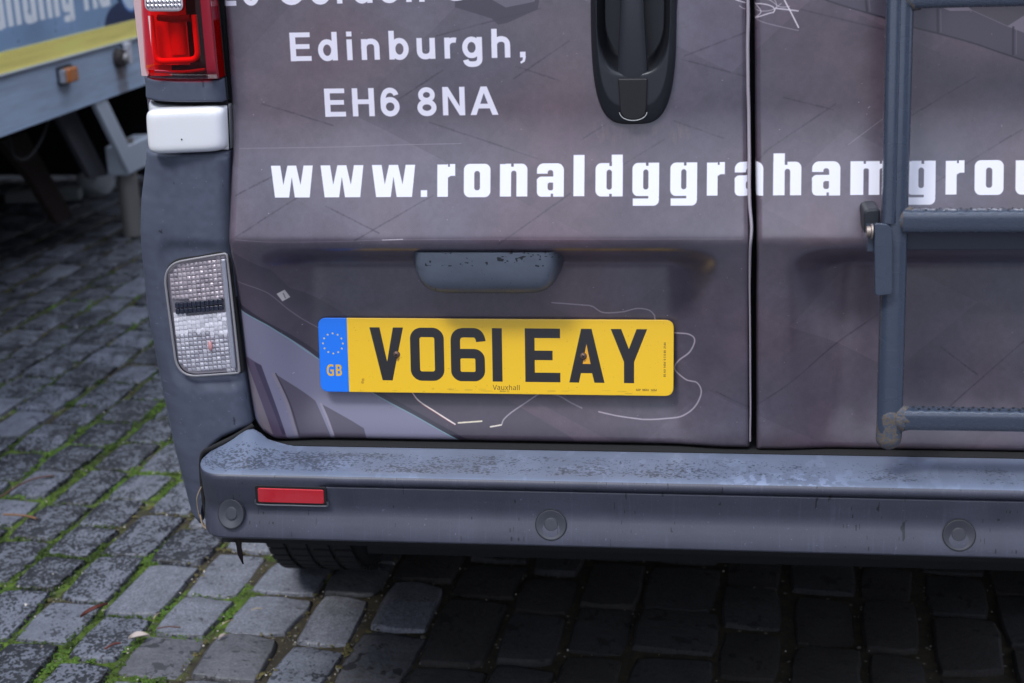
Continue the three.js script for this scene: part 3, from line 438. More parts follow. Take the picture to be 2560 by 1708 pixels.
// --- pieces stacked above the corner panel: white cover, grey block, tail lamp
{
  const strip = (y0, y1, off, xo = 0, r = 0.006, t1 = 1.25, inn = 0) => { // piece of the corner with rounded edges
    const nu = 60, nv = 24;
    return gridGeo(nu + 1, nv + 2, (u, v, i, j) => { const a = clamp((i - 1) / (nu - 1)), b = clamp((j - 1) / nv), y = lerp(y0, y1, b), t = Math.pow(a, 0.9) * t1; let [x, z] = cornerAt(y, t); x += xo * Math.min(1, t) + inn * (1 - Math.min(1, t * 3)); z += off;
      const e = Math.min(y - y0, y1 - y, inX(y) + inn - x + 0.0005); const d = 1 - clamp(e / r); z -= r * (1 - Math.sqrt(Math.max(0, 1 - d * d))); if (xo > 0) x += 0; if (i === 0 || j === 0 || j === nv + 2) z -= 0.03; return [x, y, z, x - z, y]; });
  };
  part('corner_block', strip(1.079, 1.1095, 0.004, 0, 0.004, 1.25, -0.002), greyPlastic, van, 'short grey block between tail lamp and white cover');
  // white cover: a rounded box of its own
  const cov = gridGeo(64, 34, (u, v, i, j) => {
    const sg = (a) => Math.sign(a) * (1 - Math.pow(1 - Math.abs(a), 1.4)); const a = sg(u * 2 - 1), b = sg(v * 2 - 1), n = 7;
    const k = Math.pow(Math.pow(Math.abs(a), n) + Math.pow(Math.abs(b), n), 1 / n), m = Math.max(Math.abs(a), Math.abs(b)), f = k > 0 ? m / k : 1, aa = a * f, bb = b * f;
    const drop = 1 - Math.sqrt(Math.max(0, 1 - Math.pow(m, 9))); const x = lerp(-0.4755, -0.3585, (aa + 1) / 2) - 0.0015 * bb * -1, y = lerp(1.008, 1.0725, (bb + 1) / 2) + 0.002 * aa;
    return [x, y, 0.046 - 0.02 * drop - 0.004 * Math.pow(Math.max(0, -0.44 - x) / 0.035, 2), x, y];
  });
  part('cover_cap', cov, whitePaint, van, 'glossy white cap on the rear corner');
  part('cap_dot', new THREE.SphereGeometry(0.0012, 10, 8).translate(-0.4195, 1.0295, 0.0462), darkUnder, van);
  part('cap_side', strip(1.009, 1.0715, -0.008, 0, 0.006, 1.25, -0.002), whitePaint, van);
  part('corner_core', gridGeo(30, 20, (u, v) => { const y = 0.98 + v * 0.45, [x, z] = cornerAt(y, u * 1.2); return [x + 0.006 * u, y, z - 0.018, x, y]; }), darkUnder, van);
  // tail lamp
  const Tl = new THREE.Group(); Tl.name = 'tail_lamp'; van.add(Tl);
  const red = phys({ color: new THREE.Color(1, 0.06, 0.06), transmission: 1, thickness: 0, roughness: 0.05 });
  const redDeep = phys({ color: new THREE.Color(0.26, 0.006, 0.02), roughness: 0.12, clearcoat: 0.6 });
  const back = (x0, x1, y0, y1, z, mat, name) => part(name, gridGeo(8, 8, (u, v) => { const y = lerp(y0, y1, v), x = lerp(x0, x1, u); return [x, y, z - 1.2 * Math.pow(Math.max(0, -0.41 - x), 2), x, y]; }), mat, Tl);
  const white = std({ color: new THREE.Color(0.8, 0.7, 0.7), roughness: 0.4 }), pinkish = std({ color: new THREE.Color(0.85, 0.62, 0.6), roughness: 0.35 });
  part('shell', strip(1.1115, 1.42, 0.012, 0.004, 0.005, 1.0, -0.001), red, Tl);
  back(-0.485, -0.366, 1.112, 1.42, 0.008, std({ color: new THREE.Color(0.6, 0.42, 0.43), roughness: 0.5 }), 'housing');
  back(-0.462, -0.386, 1.128, 1.42, 0.014, white, 'reflector');
  { const u = roundPoly([[-0.4535, 1.1965], [-0.4535, 1.1345], [-0.3915, 1.1365], [-0.3915, 1.1965]], [0, 0.012, 0.012, 0], 8).map(([x, y]) => [x, y, 0.026 - 1.2 * Math.pow(Math.max(0, -0.41 - x), 2)]);
    part('light_guide', tube(u, 0.0042, 90, 8), pinkish, Tl); }
  part('inner_bezel', tube([[-0.4435, 1.1935, 0.024], [-0.42, 1.1915, 0.027], [-0.397, 1.1925, 0.027]], 0.0045, 20, 8), std({ color: new THREE.Color(0.2, 0.14, 0.16), roughness: 0.4 }), Tl);
  part('bulb_holder', merge([new THREE.CylinderGeometry(0.012, 0.012, 0.05, 24).translate(-0.421, 1.168, 0.014)]), std({ color: new THREE.Color(0.7, 0.4, 0.4), roughness: 0.4 }), Tl);
  part('lower_trim', tube([[-0.452, 1.1225, 0.034], [-0.41, 1.1215, 0.04], [-0.378, 1.1245, 0.041]], 0.0022, 24, 6), redDeep, Tl);
  part('edge_strip', strip(1.1125, 1.42, 0.0145, 0, 0.003, 0.02, -0.001), redDeep, Tl);
  const clr = extrude(roundPoly([[-0.4535, 1.2035], [-0.3985, 1.2025], [-0.3965, 1.27], [-0.4515, 1.27]], 0.01, 8), 0.01, 0.003);
  part('clear_window', clr.translate(0, 0, 0.036), phys({ color: new THREE.Color(0.55, 0.5, 0.54), roughness: 0.12, clearcoat: 1 }), Tl);
  const bits = []; for (let i = 0; i < 9; i++) for (let j = 0; j < 6; j++) bits.push(new THREE.SphereGeometry(0.0028, 8, 5).scale(1, 1, 0.5).translate(-0.4475 + i * 0.0055, 1.2105 + j * 0.0055, 0.046));
  part('window_optic', merge(bits), chrome, Tl);
}

// --- bumper
const bumperTex = pixelTex(2048, 512, (x, y) => { // x: 1.7 m along, y: 0.36 m round the section
  const X = x * 1.7 - 0.45, V = y * 0.36 - 0.055, n = fbm(x * 40, y * 9, 4), n2 = fbm(x * 14 + 9, y * 4, 3); let v = 66 + 12 * (n - 0.5) + 8 * (hash(x * 2048, y * 512) - 0.5), b = 1.13;
  if (V < 0.1) { // the step: dust film and rain-dark blotches, skylight painted into its lighter bluer base
    v = 112 + 16 * (n - 0.5) + 18 * (n2 - 0.5); b = 1.17;
    const den = clamp(0.64 - 0.18 * ss(-0.35, 0.6, X)) * ss(0.012, 0.03, V) * (1 - ss(0.082, 0.1, V)), d = fbm(X * 320, V * 420 + 3, 3), m = fbm(X * 26 + 8, V * 40, 3);
    const wet = ss(0.0, 0.06, d - (1.0 - den * 0.72 - 0.5 * (m - 0.5))); v = lerp(v, 62 + 14 * n, wet * 0.9);
    const scu = fbm(X * 60, V * 30 + 40, 3); if (scu > 0.64) v += 8 * ss(0.64, 0.72, scu);
    const wear = ss(0.3, 0.38, X) * (1 - ss(0.44, 0.56, X)) * ss(0.055, 0.085, V); v += 26 * wear * ss(0.5, 0.62, fbm(X * 130, V * 130, 4));
  } else {
    const run = vn(X * 420, V * 70), g = vn(X * 50 + 3, V * 34); if (run > 0.9 && g > 0.6) v *= 0.5;
    const dust = vn(X * 520, V * 20 + 7); if (dust > 0.8) v += 8 * (dust - 0.8) * 5;
    if (vn(X * 430 + 50, V * 430) > 0.97) v += 40;
  }
  return V < 0.1 ? [v * 0.91, v * 0.995, v * b] : [v * 0.95, v * 0.98, v * 1.17];
});
bumperTex.wrapS = bumperTex.wrapT = THREE.ClampToEdgeWrapping;
const bumperMat = std({ map: bumperTex, bumpMap: plasticGrain, bumpScale: 0.0003, roughness: 0.45 });
{
  const Bp = new THREE.Group(); Bp.name = 'bumper'; van.add(Bp);
  // section, from inside under the door, over the step, ridge, groove, face, under edge: [y, z]
  const sec = [[0.52, 0.04], [0.565, 0.041], [0.5715, 0.043], [0.5735, 0.048], [0.5735, 0.06], [0.573, 0.09], [0.5722, 0.125], [0.5712, 0.137], [0.5688, 0.1445], [0.565, 0.1475], [0.5605, 0.1478], [0.5565, 0.146], [0.5538, 0.1418], [0.5528, 0.1385], [0.5518, 0.1388], [0.5512, 0.1425], [0.5496, 0.1432], [0.538, 0.1405], [0.522, 0.1372], [0.512, 0.137], [0.504, 0.14], [0.495, 0.1448], [0.484, 0.1492], [0.475, 0.1512], [0.4725, 0.1507], [0.4698, 0.147], [0.4685, 0.138], [0.466, 0.11], [0.475, 0.06], [0.49, 0.02]];
  const acc = [0]; for (let i = 1; i < sec.length; i++) acc.push(acc[i - 1] + Math.hypot(sec[i][0] - sec[i - 1][0], sec[i][1] - sec[i - 1][1]));
  const xs = []; for (let i = 0; i <= 40; i++) xs.push(-0.426 + 0.06 * Math.pow(i / 40, 2)); for (let i = 1; i <= 150; i++) xs.push(-0.366 + i / 150 * 1.507);
  for (let i = 1; i <= 20; i++) xs.push(1.141 + 0.06 * (1 - Math.pow(1 - i / 20, 2)));
  const liftX = table([[-0.428, -0.016], [-0.42, -0.008], [-0.405, 0.003], [-0.362, 0.027], [-0.352, 0.026], [-0.335, 0.01], [-0.3, 0]]), smoothZ = table([[0.522, 0.1405], [0.538, 0.144], [0.5496, 0.1462], [0.5565, 0.147], [0.562, 0.1473], [0.566, 0.147]]);
  const shell = gridGeo(xs.length - 1, sec.length - 1, (u, v, i, j) => {
    const x = xs[i]; let [y, z] = sec[j]; const k = x < -0.372 ? (-0.372 - x) / 0.0545 : x > 1.145 ? (x - 1.145) / 0.057 : 0, q = Math.pow(Math.max(0, 1 - Math.pow(k, 2.6)), 1 / 2.6);
    z = 0.04 + (z - 0.04) * Math.max(0.12, q); if (z < 0.04) z = sec[j][1];
    const lift = x < -0.3 ? liftX(x) * clamp(1 - (z - 0.043) / 0.075) : 0; if (y > 0.556) y += lift;
    if (x < -0.2 && j >= 9 && j <= 18) z = lerp(z, smoothZ(sec[j][0]) * Math.max(0.12, q) + 0.04 * (1 - Math.max(0.12, q)), ss(-0.215, -0.235, x));
    return [x, y, z, (x + 0.45) / 1.7, acc[j] / 0.36];
  });
  part('shell', shell, bumperMat, Bp);
  // red reflector in its well
  const rim = roundPoly([[-0.3275, 0.5545], [-0.2235, 0.5535], [-0.2255, 0.5225], [-0.3295, 0.523]].reverse(), 0.004, 4);
  const seat = (g) => g.translate(0, -0.5385, 0).rotateX(0.17).translate(0, 0.5385, 0.1408);
  part('reflector_well', seat(extrude(rim, 0.0042, 0.0008)), rubber, Bp);
  part('reflector_lip', seat(tube([[-0.3295, 0.532, 0.0035], [-0.3295, 0.523, 0.0035], [-0.322, 0.5215, 0.0035], [-0.28, 0.5213, 0.0035], [-0.233, 0.5212, 0.0035], [-0.225, 0.5222, 0.0035], [-0.2245, 0.53, 0.0035]], 0.0016, 60, 6)), std({ color: new THREE.Color(0.08, 0.086, 0.105), roughness: 0.45 }), Bp);
  const redG = extrude(roundPoly([[-0.3235, 0.5505], [-0.2275, 0.5495], [-0.2295, 0.526], [-0.3255, 0.5265]].reverse(), 0.003, 4), 0.0052, 0.001); seat(redG);
  part('reflector', redG, phys({ color: new THREE.Color(0.62, 0.018, 0.03), roughness: 0.22, clearcoat: 0.8, clearcoatRoughness: 0.05 }), Bp, 'small red reflector set in the bumper');
  // parking sensors: dished discs
  for (const [x, y] of [[-0.3665, 0.508], [0.093, 0.5015], [0.645, 0.501], [1.05, 0.501]]) {
    const S = new THREE.Group(); S.name = 'parking_sensor'; S.position.set(x, y, x < -0.3 ? 0.1468 : 0.1442); S.rotation.x = -0.28; if (x < -0.3) S.rotation.y = -0.05; Bp.add(S);
    S.scale.set(x < -0.3 ? 0.9 : 1, 1, 1);
    const dish = new THREE.LatheGeometry([[0.0212, -0.006], [0.0211, 0.0004], [0.0205, 0.0008], [0.0198, 0.0006], [0.012, -0.0018], [0.0098, -0.0026], [0.0094, -0.0022], [0.009, -0.0012], [0.0084, -0.0008], [0.004, -0.0009], [0, -0.001]].map((q) => new THREE.Vector2(...q)), 40).rotateX(Math.PI / 2);
    part('sensor_disc', metricUV(dish), std({ color: x > 0.5 ? new THREE.Color(0.034, 0.036, 0.045) : new THREE.Color(0.042, 0.046, 0.058), roughness: 0.55 }), S);
    part('sensor_ring', new THREE.TorusGeometry(0.0214, 0.0007, 8, 44), rubber, S);
  }
  part('end_gap_shade', tube([[-0.361, 0.598, 0.03], [-0.385, 0.587, 0.05], [-0.412, 0.5755, 0.06], [-0.4335, 0.561, 0.05], [-0.4405, 0.545, 0.045], [-0.443, 0.52, 0.044], [-0.4435, 0.48, 0.044], [-0.441, 0.45, 0.044]], 0.004, 50, 6), darkUnder, Bp);  // dark tube draws the shaded gap between bumper end and corner panel
}

// --- ladder bolted to the far door
{
  const Ld = new THREE.Group(); Ld.name = 'ladder'; van.add(Ld);
  const wear = pixelTex(256, 256, (x, y) => { const n = 80 + 120 * fbm(x * 14, y * 14, 4, 14); return [n, n, n]; }, false); wear.repeat.set(6, 6);
  const paint = phys({ color: new THREE.Color(0.037, 0.05, 0.078), roughness: 0.5, roughnessMap: wear, bumpMap: wear, bumpScale: 0.0004, clearcoat: 0.7, clearcoatRoughness: 0.1 });
  const rustTex = pixelTex(256, 256, (x, y) => { const n = fbm(x * 10, y * 10, 4, 10), f = fbm(x * 40 + 3, y * 40, 3, 40); const k = 0.7 + 0.6 * n; const q = ss(0.44, 0.6, n); return [lerp(102, 66, q) * k, lerp(88 + 8 * f, 72, q) * k, lerp(84, 84, q) * k]; });
  rustTex.repeat.set(3, 3);
  const rust = std({ map: rustTex, roughness: 0.8, bumpMap: plasticGrain, bumpScale: 0.001 });
  const top = new THREE.Vector3(0.5345, 1.5, 0.055), foot = new THREE.Vector3(0.5482, 0.632, 0.13);
  const at = (y) => { const t = (y - foot.y) / (top.y - foot.y); return foot.clone().lerp(top, t); };
  for (const dx of [0, 0.42]) {
    const stile = gridGeo(32, 60, (u, v) => { // rounded tube, closed and domed at the foot
      const a = u * Math.PI * 2, y = lerp(foot.y - 0.006, top.y, Math.pow(v, 1.4)), p = at(y), k = v < 0.1 ? Math.sqrt(Math.max(0, 1 - Math.pow(1 - v / 0.1, 2))) : 1, sx = Math.sign(Math.cos(a)) * Math.pow(Math.abs(Math.cos(a)), 0.75), sz = Math.sign(Math.sin(a)) * Math.pow(Math.abs(Math.sin(a)), 0.75);
      return [p.x + dx + 0.0168 * k * sx, y, p.z + 0.0135 * k * sz, u * 0.1, y];
    });
    part('stile', stile, paint, Ld);
  }
  // flat strip welded down the stile
  { const pts = []; for (let i = 0; i <= 20; i++) { const y = lerp(0.925, 1.48, i / 20), p = at(y); pts.push([p.x - 0.0105, y, p.z + 0.0085]); }
    part('strip', gridGeo(8, 40, (u, v) => { const y = lerp(0.925, 1.49, v), p = at(y), t = u * Math.PI; return [p.x - 0.0085 - Math.cos(t) * 0.0088, y, p.z + 0.0085 + 0.0075 * Math.pow(Math.sin(t), 0.4), u * 0.04, y]; }), paint, Ld); }
  for (const [y, z] of [[0.6625, 0.129], [0.927, 0.112], [1.2055, 0.083], [1.47, 0.058]]) { // rung: D section, rough tread on top
    const w = 0.0125, h = 0.0145;
    const g = gridGeo(80, 28, (u, v) => { const a = v * Math.PI * 2 + Math.PI * 0.75, x = lerp(at(y).x + 0.008, at(y).x + 0.412, u), c = Math.sign(Math.cos(a)) * Math.pow(Math.abs(Math.cos(a)), 0.55), s = Math.sign(Math.sin(a)) * Math.pow(Math.abs(Math.sin(a)), 0.55); const bump = s > 0.8 ? 0.0011 * Math.max(0, Math.sin(u * 30 * Math.PI * 2)) : 0; return [x, y - s * -h + bump, z - c * w, u, ((v + 0.99) % 1)]; });
    part('rung', g, paint, Ld);
    const holes = []; for (let i = 0; i < 30; i++) for (const q of [0, 1]) { const d = new THREE.CircleGeometry(0.0021, 8).rotateX(-Math.PI / 2).translate(at(y).x + 0.03 + i * 0.0128 + q * 0.0064, y + h + 0.0014, z + (q ? 0.004 : -0.003)); holes.push(d); }
    part('tread_holes', merge(holes), darkUnder, Ld);
    for (const dx of [0, 0.42]) { const p = at(y); const wl = new THREE.SphereGeometry(0.0165, 18, 14); const q = wl.attributes.position; for (let i = 0; i < q.count; i++) { const k = 1 + 0.28 * (vn(q.getX(i) * 300 + 9, q.getY(i) * 300 + q.getZ(i) * 200) - 0.5); q.setXYZ(i, q.getX(i) * k * 1.0, q.getY(i) * k * 1.15, q.getZ(i) * k * 0.85); } wl.computeVertexNormals(); wl.translate(p.x + dx + (dx ? -0.014 : 0.014), y, p.z + 0.002); part('weld', wl, rust, Ld); }
  }
  part('cross_bar', box(0.42, 0.034, 0.006, 0.757, 0.903, 0.101, 0.002), std({ color: new THREE.Color(0.03, 0.036, 0.055), roughness: 0.45 }), Ld);
  { const ft = new THREE.CapsuleGeometry(0.0171, 0.03, 6, 20).scale(1, 1, 0.82).translate(0.5478, 0.65, 0.1285); part('foot', ft, rust, Ld); }
  // clamp plate, bolt and rubber pad
  const cl = extrude(roundPoly([[0.5145, 0.9305], [0.5375, 0.928], [0.5415, 0.8375], [0.5195, 0.8345]].reverse(), [0.006, 0.005, 0.012, 0.006], 6), 0.006, 0.0012); part('clamp', cl.rotateX(-0.06).translate(0, 0.0, 0.182), paint, Ld);
  part('clamp_arm', box(0.014, 0.03, 0.05, 0.5155, 0.905, 0.1), paint, Ld);
  part('pad', extrude(roundPoly([[0.505, 0.938], [0.527, 0.94], [0.527, 0.905], [0.5075, 0.903]].reverse(), 0.008), 0.05, 0.003).translate(0, 0, 0.046), std({ color: new THREE.Color(0.02, 0.024, 0.032), roughness: 0.5 }), Ld);
  part('bolt', merge([new THREE.CylinderGeometry(0.0075, 0.0075, 0.005, 6).rotateZ(Math.PI / 2).translate(0.5085, 0.917, 0.128), new THREE.CylinderGeometry(0.0098, 0.0098, 0.002, 20).rotateZ(Math.PI / 2).translate(0.5125, 0.917, 0.128)]), std({ color: new THREE.Color(0.36, 0.3, 0.26), metalness: 0.8, roughness: 0.5 }), Ld);
  part('bolt', new THREE.CylinderGeometry(0.004, 0.004, 0.012, 8).rotateX(Math.PI / 2).translate(0.5625, 0.916, 0.1), steel, Ld);
}

// ------------------------------------------------------------------ trailer parked beside the van
const trailer = thing('trailer', 'trailer with grey side board, yellow stripe and galvanised rail, unseen upper box added for shade', 'trailer', [-1.9824, 0, -2.5]);
trailer.rotation.y = Math.atan2(0.99966, 0.0262); // local x runs away along its side, local z out towards the van
{
  const [c, k] = canvas(2048, 512); const S0 = -2.6, SW = 4.8, H0 = 0.865, HH = 0.85, px = (s) => (s - S0) / SW * 2048, py = (h) => (1 - (h - H0) / HH) * 512;  // near end lengthened out of view to shade the ground
  const im = k.createImageData(2048, 512); for (let j = 0; j < 512; j++) for (let i = 0; i < 2048; i++) { const n = fbm(i / 90, j / 60, 4), f = hash(i, j) - 0.5, q = (j * 2048 + i) * 4, v = 1 + 0.2 * (n - 0.5) + 0.05 * f; im.data[q] = 136 * v; im.data[q + 1] = 164 * v; im.data[q + 2] = 196 * v; im.data[q + 3] = 255; } k.putImageData(im, 0, 0);
  // navy swoosh and round emblem
  k.fillStyle = 'rgb(34,52,88)'; k.beginPath(); k.moveTo(px(0.925), py(0.866)); k.quadraticCurveTo(px(0.95), py(0.93), px(1.08), py(0.945)); k.quadraticCurveTo(px(1.02), py(1.0), px(1.1), py(1.05)); k.lineTo(px(1.5), py(1.05)); k.lineTo(px(1.5), py(0.866)); k.closePath(); k.fill();
  const lum = (x, y, rx, ry, f) => { k.fillStyle = f; k.beginPath(); k.ellipse(px(x), py(y), rx / SW * 2048, ry / HH * 512, 0, 0, 7); k.fill(); };
  lum(1.205, 0.985, 0.1, 0.088, 'rgb(96,140,206)'); lum(1.205, 0.985, 0.088, 0.078, 'rgb(206,222,240)');
  k.strokeStyle = 'rgb(150,180,220)'; k.lineWidth = 5; k.beginPath(); k.moveTo(px(1.15), py(0.97)); k.lineTo(px(1.205), py(1.02)); k.lineTo(px(1.26), py(0.97)); k.stroke();
  // lettering: narrow upright bars
  k.fillStyle = 'rgb(246,250,253)'; const base = 0.94, xh = 1.11, st = 0.038;
  const bar = (s0, s1, h0, h1, r = 0) => { k.beginPath(); k.roundRect(px(s0), py(h1), (s1 - s0) / SW * 2048, (h1 - h0) / HH * 512, r); k.fill(); };
  const hole = (s0, s1, h0, h1) => { k.fillStyle = 'rgb(136,164,196)'; bar(s0, s1, h0, h1, 6); k.fillStyle = 'rgb(246,250,253)'; };
  const bowl = (s0, s1, h0, h1) => { bar(s0, s1, h0, h1, 14); hole(s0 + st, s1 - st, h0 + 0.028, h1 - 0.028); };
  bowl(0.06, 0.155, base - 0.004, 1.05); bar(0.117, 0.155, base, xh); bar(0.07, 0.155, 1.085, xh, 8);        // a
  bar(0.173, 0.268, base, xh, 10); hole(0.211, 0.231, base - 0.01, xh - 0.03); bar(0.173, 0.211, base, xh); bar(0.232, 0.268, base, xh - 0.02); // n
  bowl(0.29, 0.385, base - 0.004, xh); bar(0.346, 0.385, base, 1.19);                                            // d
  bar(0.405, 0.444, base, xh); bar(0.405, 0.444, 1.14, 1.18);                                                      // i
  bar(0.467, 0.562, base, xh, 10); hole(0.504, 0.523, base - 0.01, xh - 0.03); bar(0.467, 0.504, base, xh); bar(0.523, 0.562, base, xh - 0.02); // n
  bowl(0.585, 0.68, 0.948, xh); bar(0.642, 0.68, 0.92, xh); bar(0.59, 0.68, 0.914, 0.938, 8); hole(0.585, 0.64, 0.9385, 0.9475); // g
  bowl(0.769, 0.887, 1.05, 1.19); bar(0.769, 0.807, base, 1.19); bar(0.846, 0.885, base, 1.07);                    // R
  bowl(0.905, 1.0, base - 0.002, 1.05); bar(0.966, 1.004, base, xh); bar(0.915, 1.004, 1.085, xh, 8);          // a
  for (let i = 0; i < 26; i++) { k.strokeStyle = `rgba(40,48,62,${rr(0.2, 0.7)})`; k.lineWidth = rr(1, 3.5); const x = rr(0, 1.4), y = rr(0.87, 1.1); k.beginPath(); k.moveTo(px(x), py(y)); k.lineTo(px(x + rr(-0.01, 0.02)), py(y + rr(0.004, 0.02))); k.stroke(); }
  const bm = std({ map: canvasTex(c), roughness: 0.42 });
  const g = box(SW, HH, 0.03, S0 + SW / 2, H0 + HH / 2, -0.022), p = g.attributes.position; for (let i = 0; i < p.count; i++) g.attributes.uv.setXY(i, (p.getX(i) - S0) / SW, (p.getY(i) - H0) / HH);
  part('side_board', g, bm, trailer, 'grey side board with white lettering and a round emblem');
  const galvTex = pixelTex(512, 256, (x, y) => { const n = fbm(x * 14, y * 7, 4), f = fbm(x * 70, y * 40, 2); let v = 200 + 44 * (n - 0.5) + 18 * (f - 0.5), c2 = [v * 0.9, v * 0.99, v * 1.1]; const r = Math.exp(-(((x - 0.757) / 0.013) ** 2)) * (0.4 + fbm(x * 90, y * 5, 3)); if (r > 0.5 && y < 0.8) c2 = [lerp(c2[0], 96, r - 0.3), lerp(c2[1], 80, r - 0.3), lerp(c2[2], 78, r - 0.3)]; return c2; });
  galvTex.wrapS = galvTex.wrapT = THREE.ClampToEdgeWrapping;
  const galv = std({ map: galvTex, metalness: 0.25, roughness: 0.5 });
  const yel = pixelTex(512, 64, (x, y) => { const n = fbm(x * 12, y * 3, 4), f = hash(x * 512, y * 64) - 0.5; const v = 1 + 0.22 * (n - 0.5) + 0.04 * f; return [252 * v, 234 * v, 130 * v]; });
  const stripe = box(SW, 0.067, 0.034, S0 + SW / 2, 0.8315, -0.02); part('stripe', stripe, std({ map: yel, roughness: 0.45 }), trailer);
  part('rail_lip', box(SW, 0.007, 0.06, S0 + SW / 2, 0.794, -0.022, 0.002), std({ color: new THREE.Color(0.5, 0.55, 0.62), metalness: 0.3, roughness: 0.4 }), trailer);
  const web = box(SW, 0.186, 0.012, S0 + SW / 2, 0.697, -0.012); { const q = web.attributes.position; for (let i = 0; i < q.count; i++) web.attributes.uv.setXY(i, (q.getX(i) - S0) / SW, (q.getY(i) - 0.604) / 0.186); } part('rail', web, galv, trailer);
  part('rail_flange', box(SW, 0.006, 0.07, S0 + SW / 2, 0.601, -0.04), galv, trailer);
  const plainGalv = std({ color: new THREE.Color(0.5, 0.56, 0.63), metalness: 0.2, roughness: 0.5 });
  // amber side marker
  const Mk = new THREE.Group(); Mk.name = 'marker_lamp'; Mk.position.set(0.52, 0.735, 0); trailer.add(Mk);
  part('base', box(0.1, 0.068, 0.02, 0, 0, 0.004, 0.006), blackPlastic, Mk);
  part('lens', box(0.075, 0.056, 0.03, 0.006, 0, 0.022, 0.01), phys({ color: new THREE.Color(0.5, 0.15, 0.03), roughness: 0.15, clearcoat: 1 }), Mk);
  part('reflector', box(0.028, 0.05, 0.022, -0.038, 0, 0.014, 0.005), std({ color: new THREE.Color(0.5, 0.5, 0.52), metalness: 0.6, roughness: 0.3 }), Mk);
  // latch pin with its keeper and a rust run below
  const La = new THREE.Group(); La.name = 'latch'; La.position.set(1.0, 0.737, 0); trailer.add(La);
  part('boss', new THREE.CylinderGeometry(0.034, 0.038, 0.03, 20).rotateX(Math.PI / 2).translate(0, 0, 0.01), std({ color: new THREE.Color(0.05, 0.04, 0.035), roughness: 0.7 }), La);
  part('pin', new THREE.SphereGeometry(0.019, 16, 10).scale(1, 1, 0.7).translate(0.004, 0.0, 0.03), std({ color: new THREE.Color(0.42, 0.4, 0.38), metalness: 0.6, roughness: 0.5 }), La);
  part('keeper', merge([box(0.05, 0.03, 0.02, 0.07, 0.038, 0.012, 0.006), box(0.03, 0.06, 0.018, 0.078, -0.004, 0.014, 0.008), box(0.06, 0.018, 0.016, 0.05, 0.02, 0.01, 0.004)]), std({ color: new THREE.Color(0.58, 0.58, 0.62), roughness: 0.45 }), La);
  // raking strut and corner leg
  part('strut', extrude([[0.762, 0.6], [0.873, 0.6], [1.03, 0.39], [1.01, 0.27]].reverse(), 0.02, 0.002).translate(0, 0, -0.03), plainGalv, trailer);
  part('strut', extrude([[0.6, 0.6], [0.76, 0.6], [1.0, 0.27], [0.84, 0.29]].reverse(), 0.02, 0.002).translate(0, 0, -0.12), std({ color: new THREE.Color(0.05, 0.05, 0.06), roughness: 0.7 }), trailer, 'dark strut under the rail');
  part('leg_bracket', box(0.3, 0.12, 0.09, 1.155, 0.325, -0.06, 0.01), plainGalv, trailer);
  part('leg', new THREE.CylinderGeometry(0.042, 0.042, 0.4, 20).translate(1.09, 0.2, -0.06), std({ color: new THREE.Color(0.2, 0.19, 0.18), metalness: 0.3, roughness: 0.6 }), trailer);
  part('spring_hanger', extrude([[0.5, 0.5], [0.7, 0.5], [1.0, 0.1], [0.86, 0.1], [0.7, 0.3]].reverse(), 0.03, 0.003).translate(0, 0, -0.3), std({ color: new THREE.Color(0.03, 0.018, 0.015), roughness: 0.9 }), trailer);
  // deck, chassis, far rail, wheels
  part('deck', box(SW, 0.06, 1.8, S0 + SW / 2, 0.84, -0.95), darkUnder, trailer);
  for (const z of [-0.45, -1.4]) part('chassis_beam', box(SW, 0.14, 0.07, S0 + SW / 2, 0.67, z), darkUnder, trailer);
  part('added_far_board', box(SW, 2.5, 0.03, S0 + SW / 2, 2.06, -1.86), plainGalv, trailer); part('added_upper_board', box(SW, 1.58, 0.03, S0 + SW / 2, 2.51, -0.022), plainGalv, trailer); part('top', box(SW, 0.04, 1.88, S0 + SW / 2, 3.33, -0.94), plainGalv, trailer);  // unseen upper body added so the trailer shades the ground beside it
  part('added_far_skirt', box(SW + 0.8, 0.78, 0.03, S0 + SW / 2 + 0.4, 0.42, -1.84), darkUnder, trailer);  // unseen far and end skirts added to keep the ground beneath dark
  part('added_end_skirt', box(0.03, 0.78, 1.8, S0 + SW, 0.42, -0.95), darkUnder, trailer);
  for (const [x, z] of [[-0.22, -0.3], [-0.22, -1.6], [-0.95, -0.3], [-0.95, -1.6]]) {
    const w = new THREE.Group(); w.name = 'wheel'; w.position.set(x, 0.29, z); trailer.add(w);
    part('tyre', new THREE.LatheGeometry([[0.16, -0.08], [0.25, -0.095], [0.28, -0.075], [0.29, 0], [0.28, 0.075], [0.25, 0.095], [0.16, 0.08]].map((q) => new THREE.Vector2(...q)), 40).rotateX(Math.PI / 2), rubber, w);
    part('rim', new THREE.CylinderGeometry(0.165, 0.165, 0.12, 28).rotateX(Math.PI / 2), steel, w);
  }
  for (const x of [-0.22, -0.95]) part('axle', box(0.06, 0.06, 1.4, x, 0.3, -0.95), darkUnder, trailer);
  part('cable', tube([[0.15, 0.58, -0.05], [0.2, 0.5, -0.07], [0.32, 0.47, -0.08], [0.42, 0.52, -0.07], [0.46, 0.59, -0.05]], 0.007, 30, 6), rubber, trailer);
}

// ------------------------------------------------------------------ the cobbled street
const street = new THREE.Group(); street.name = 'cobbled_street'; street.userData = { kind: 'structure' }; street.rotation.y = -4 * Math.PI / 180; scene.add(street);
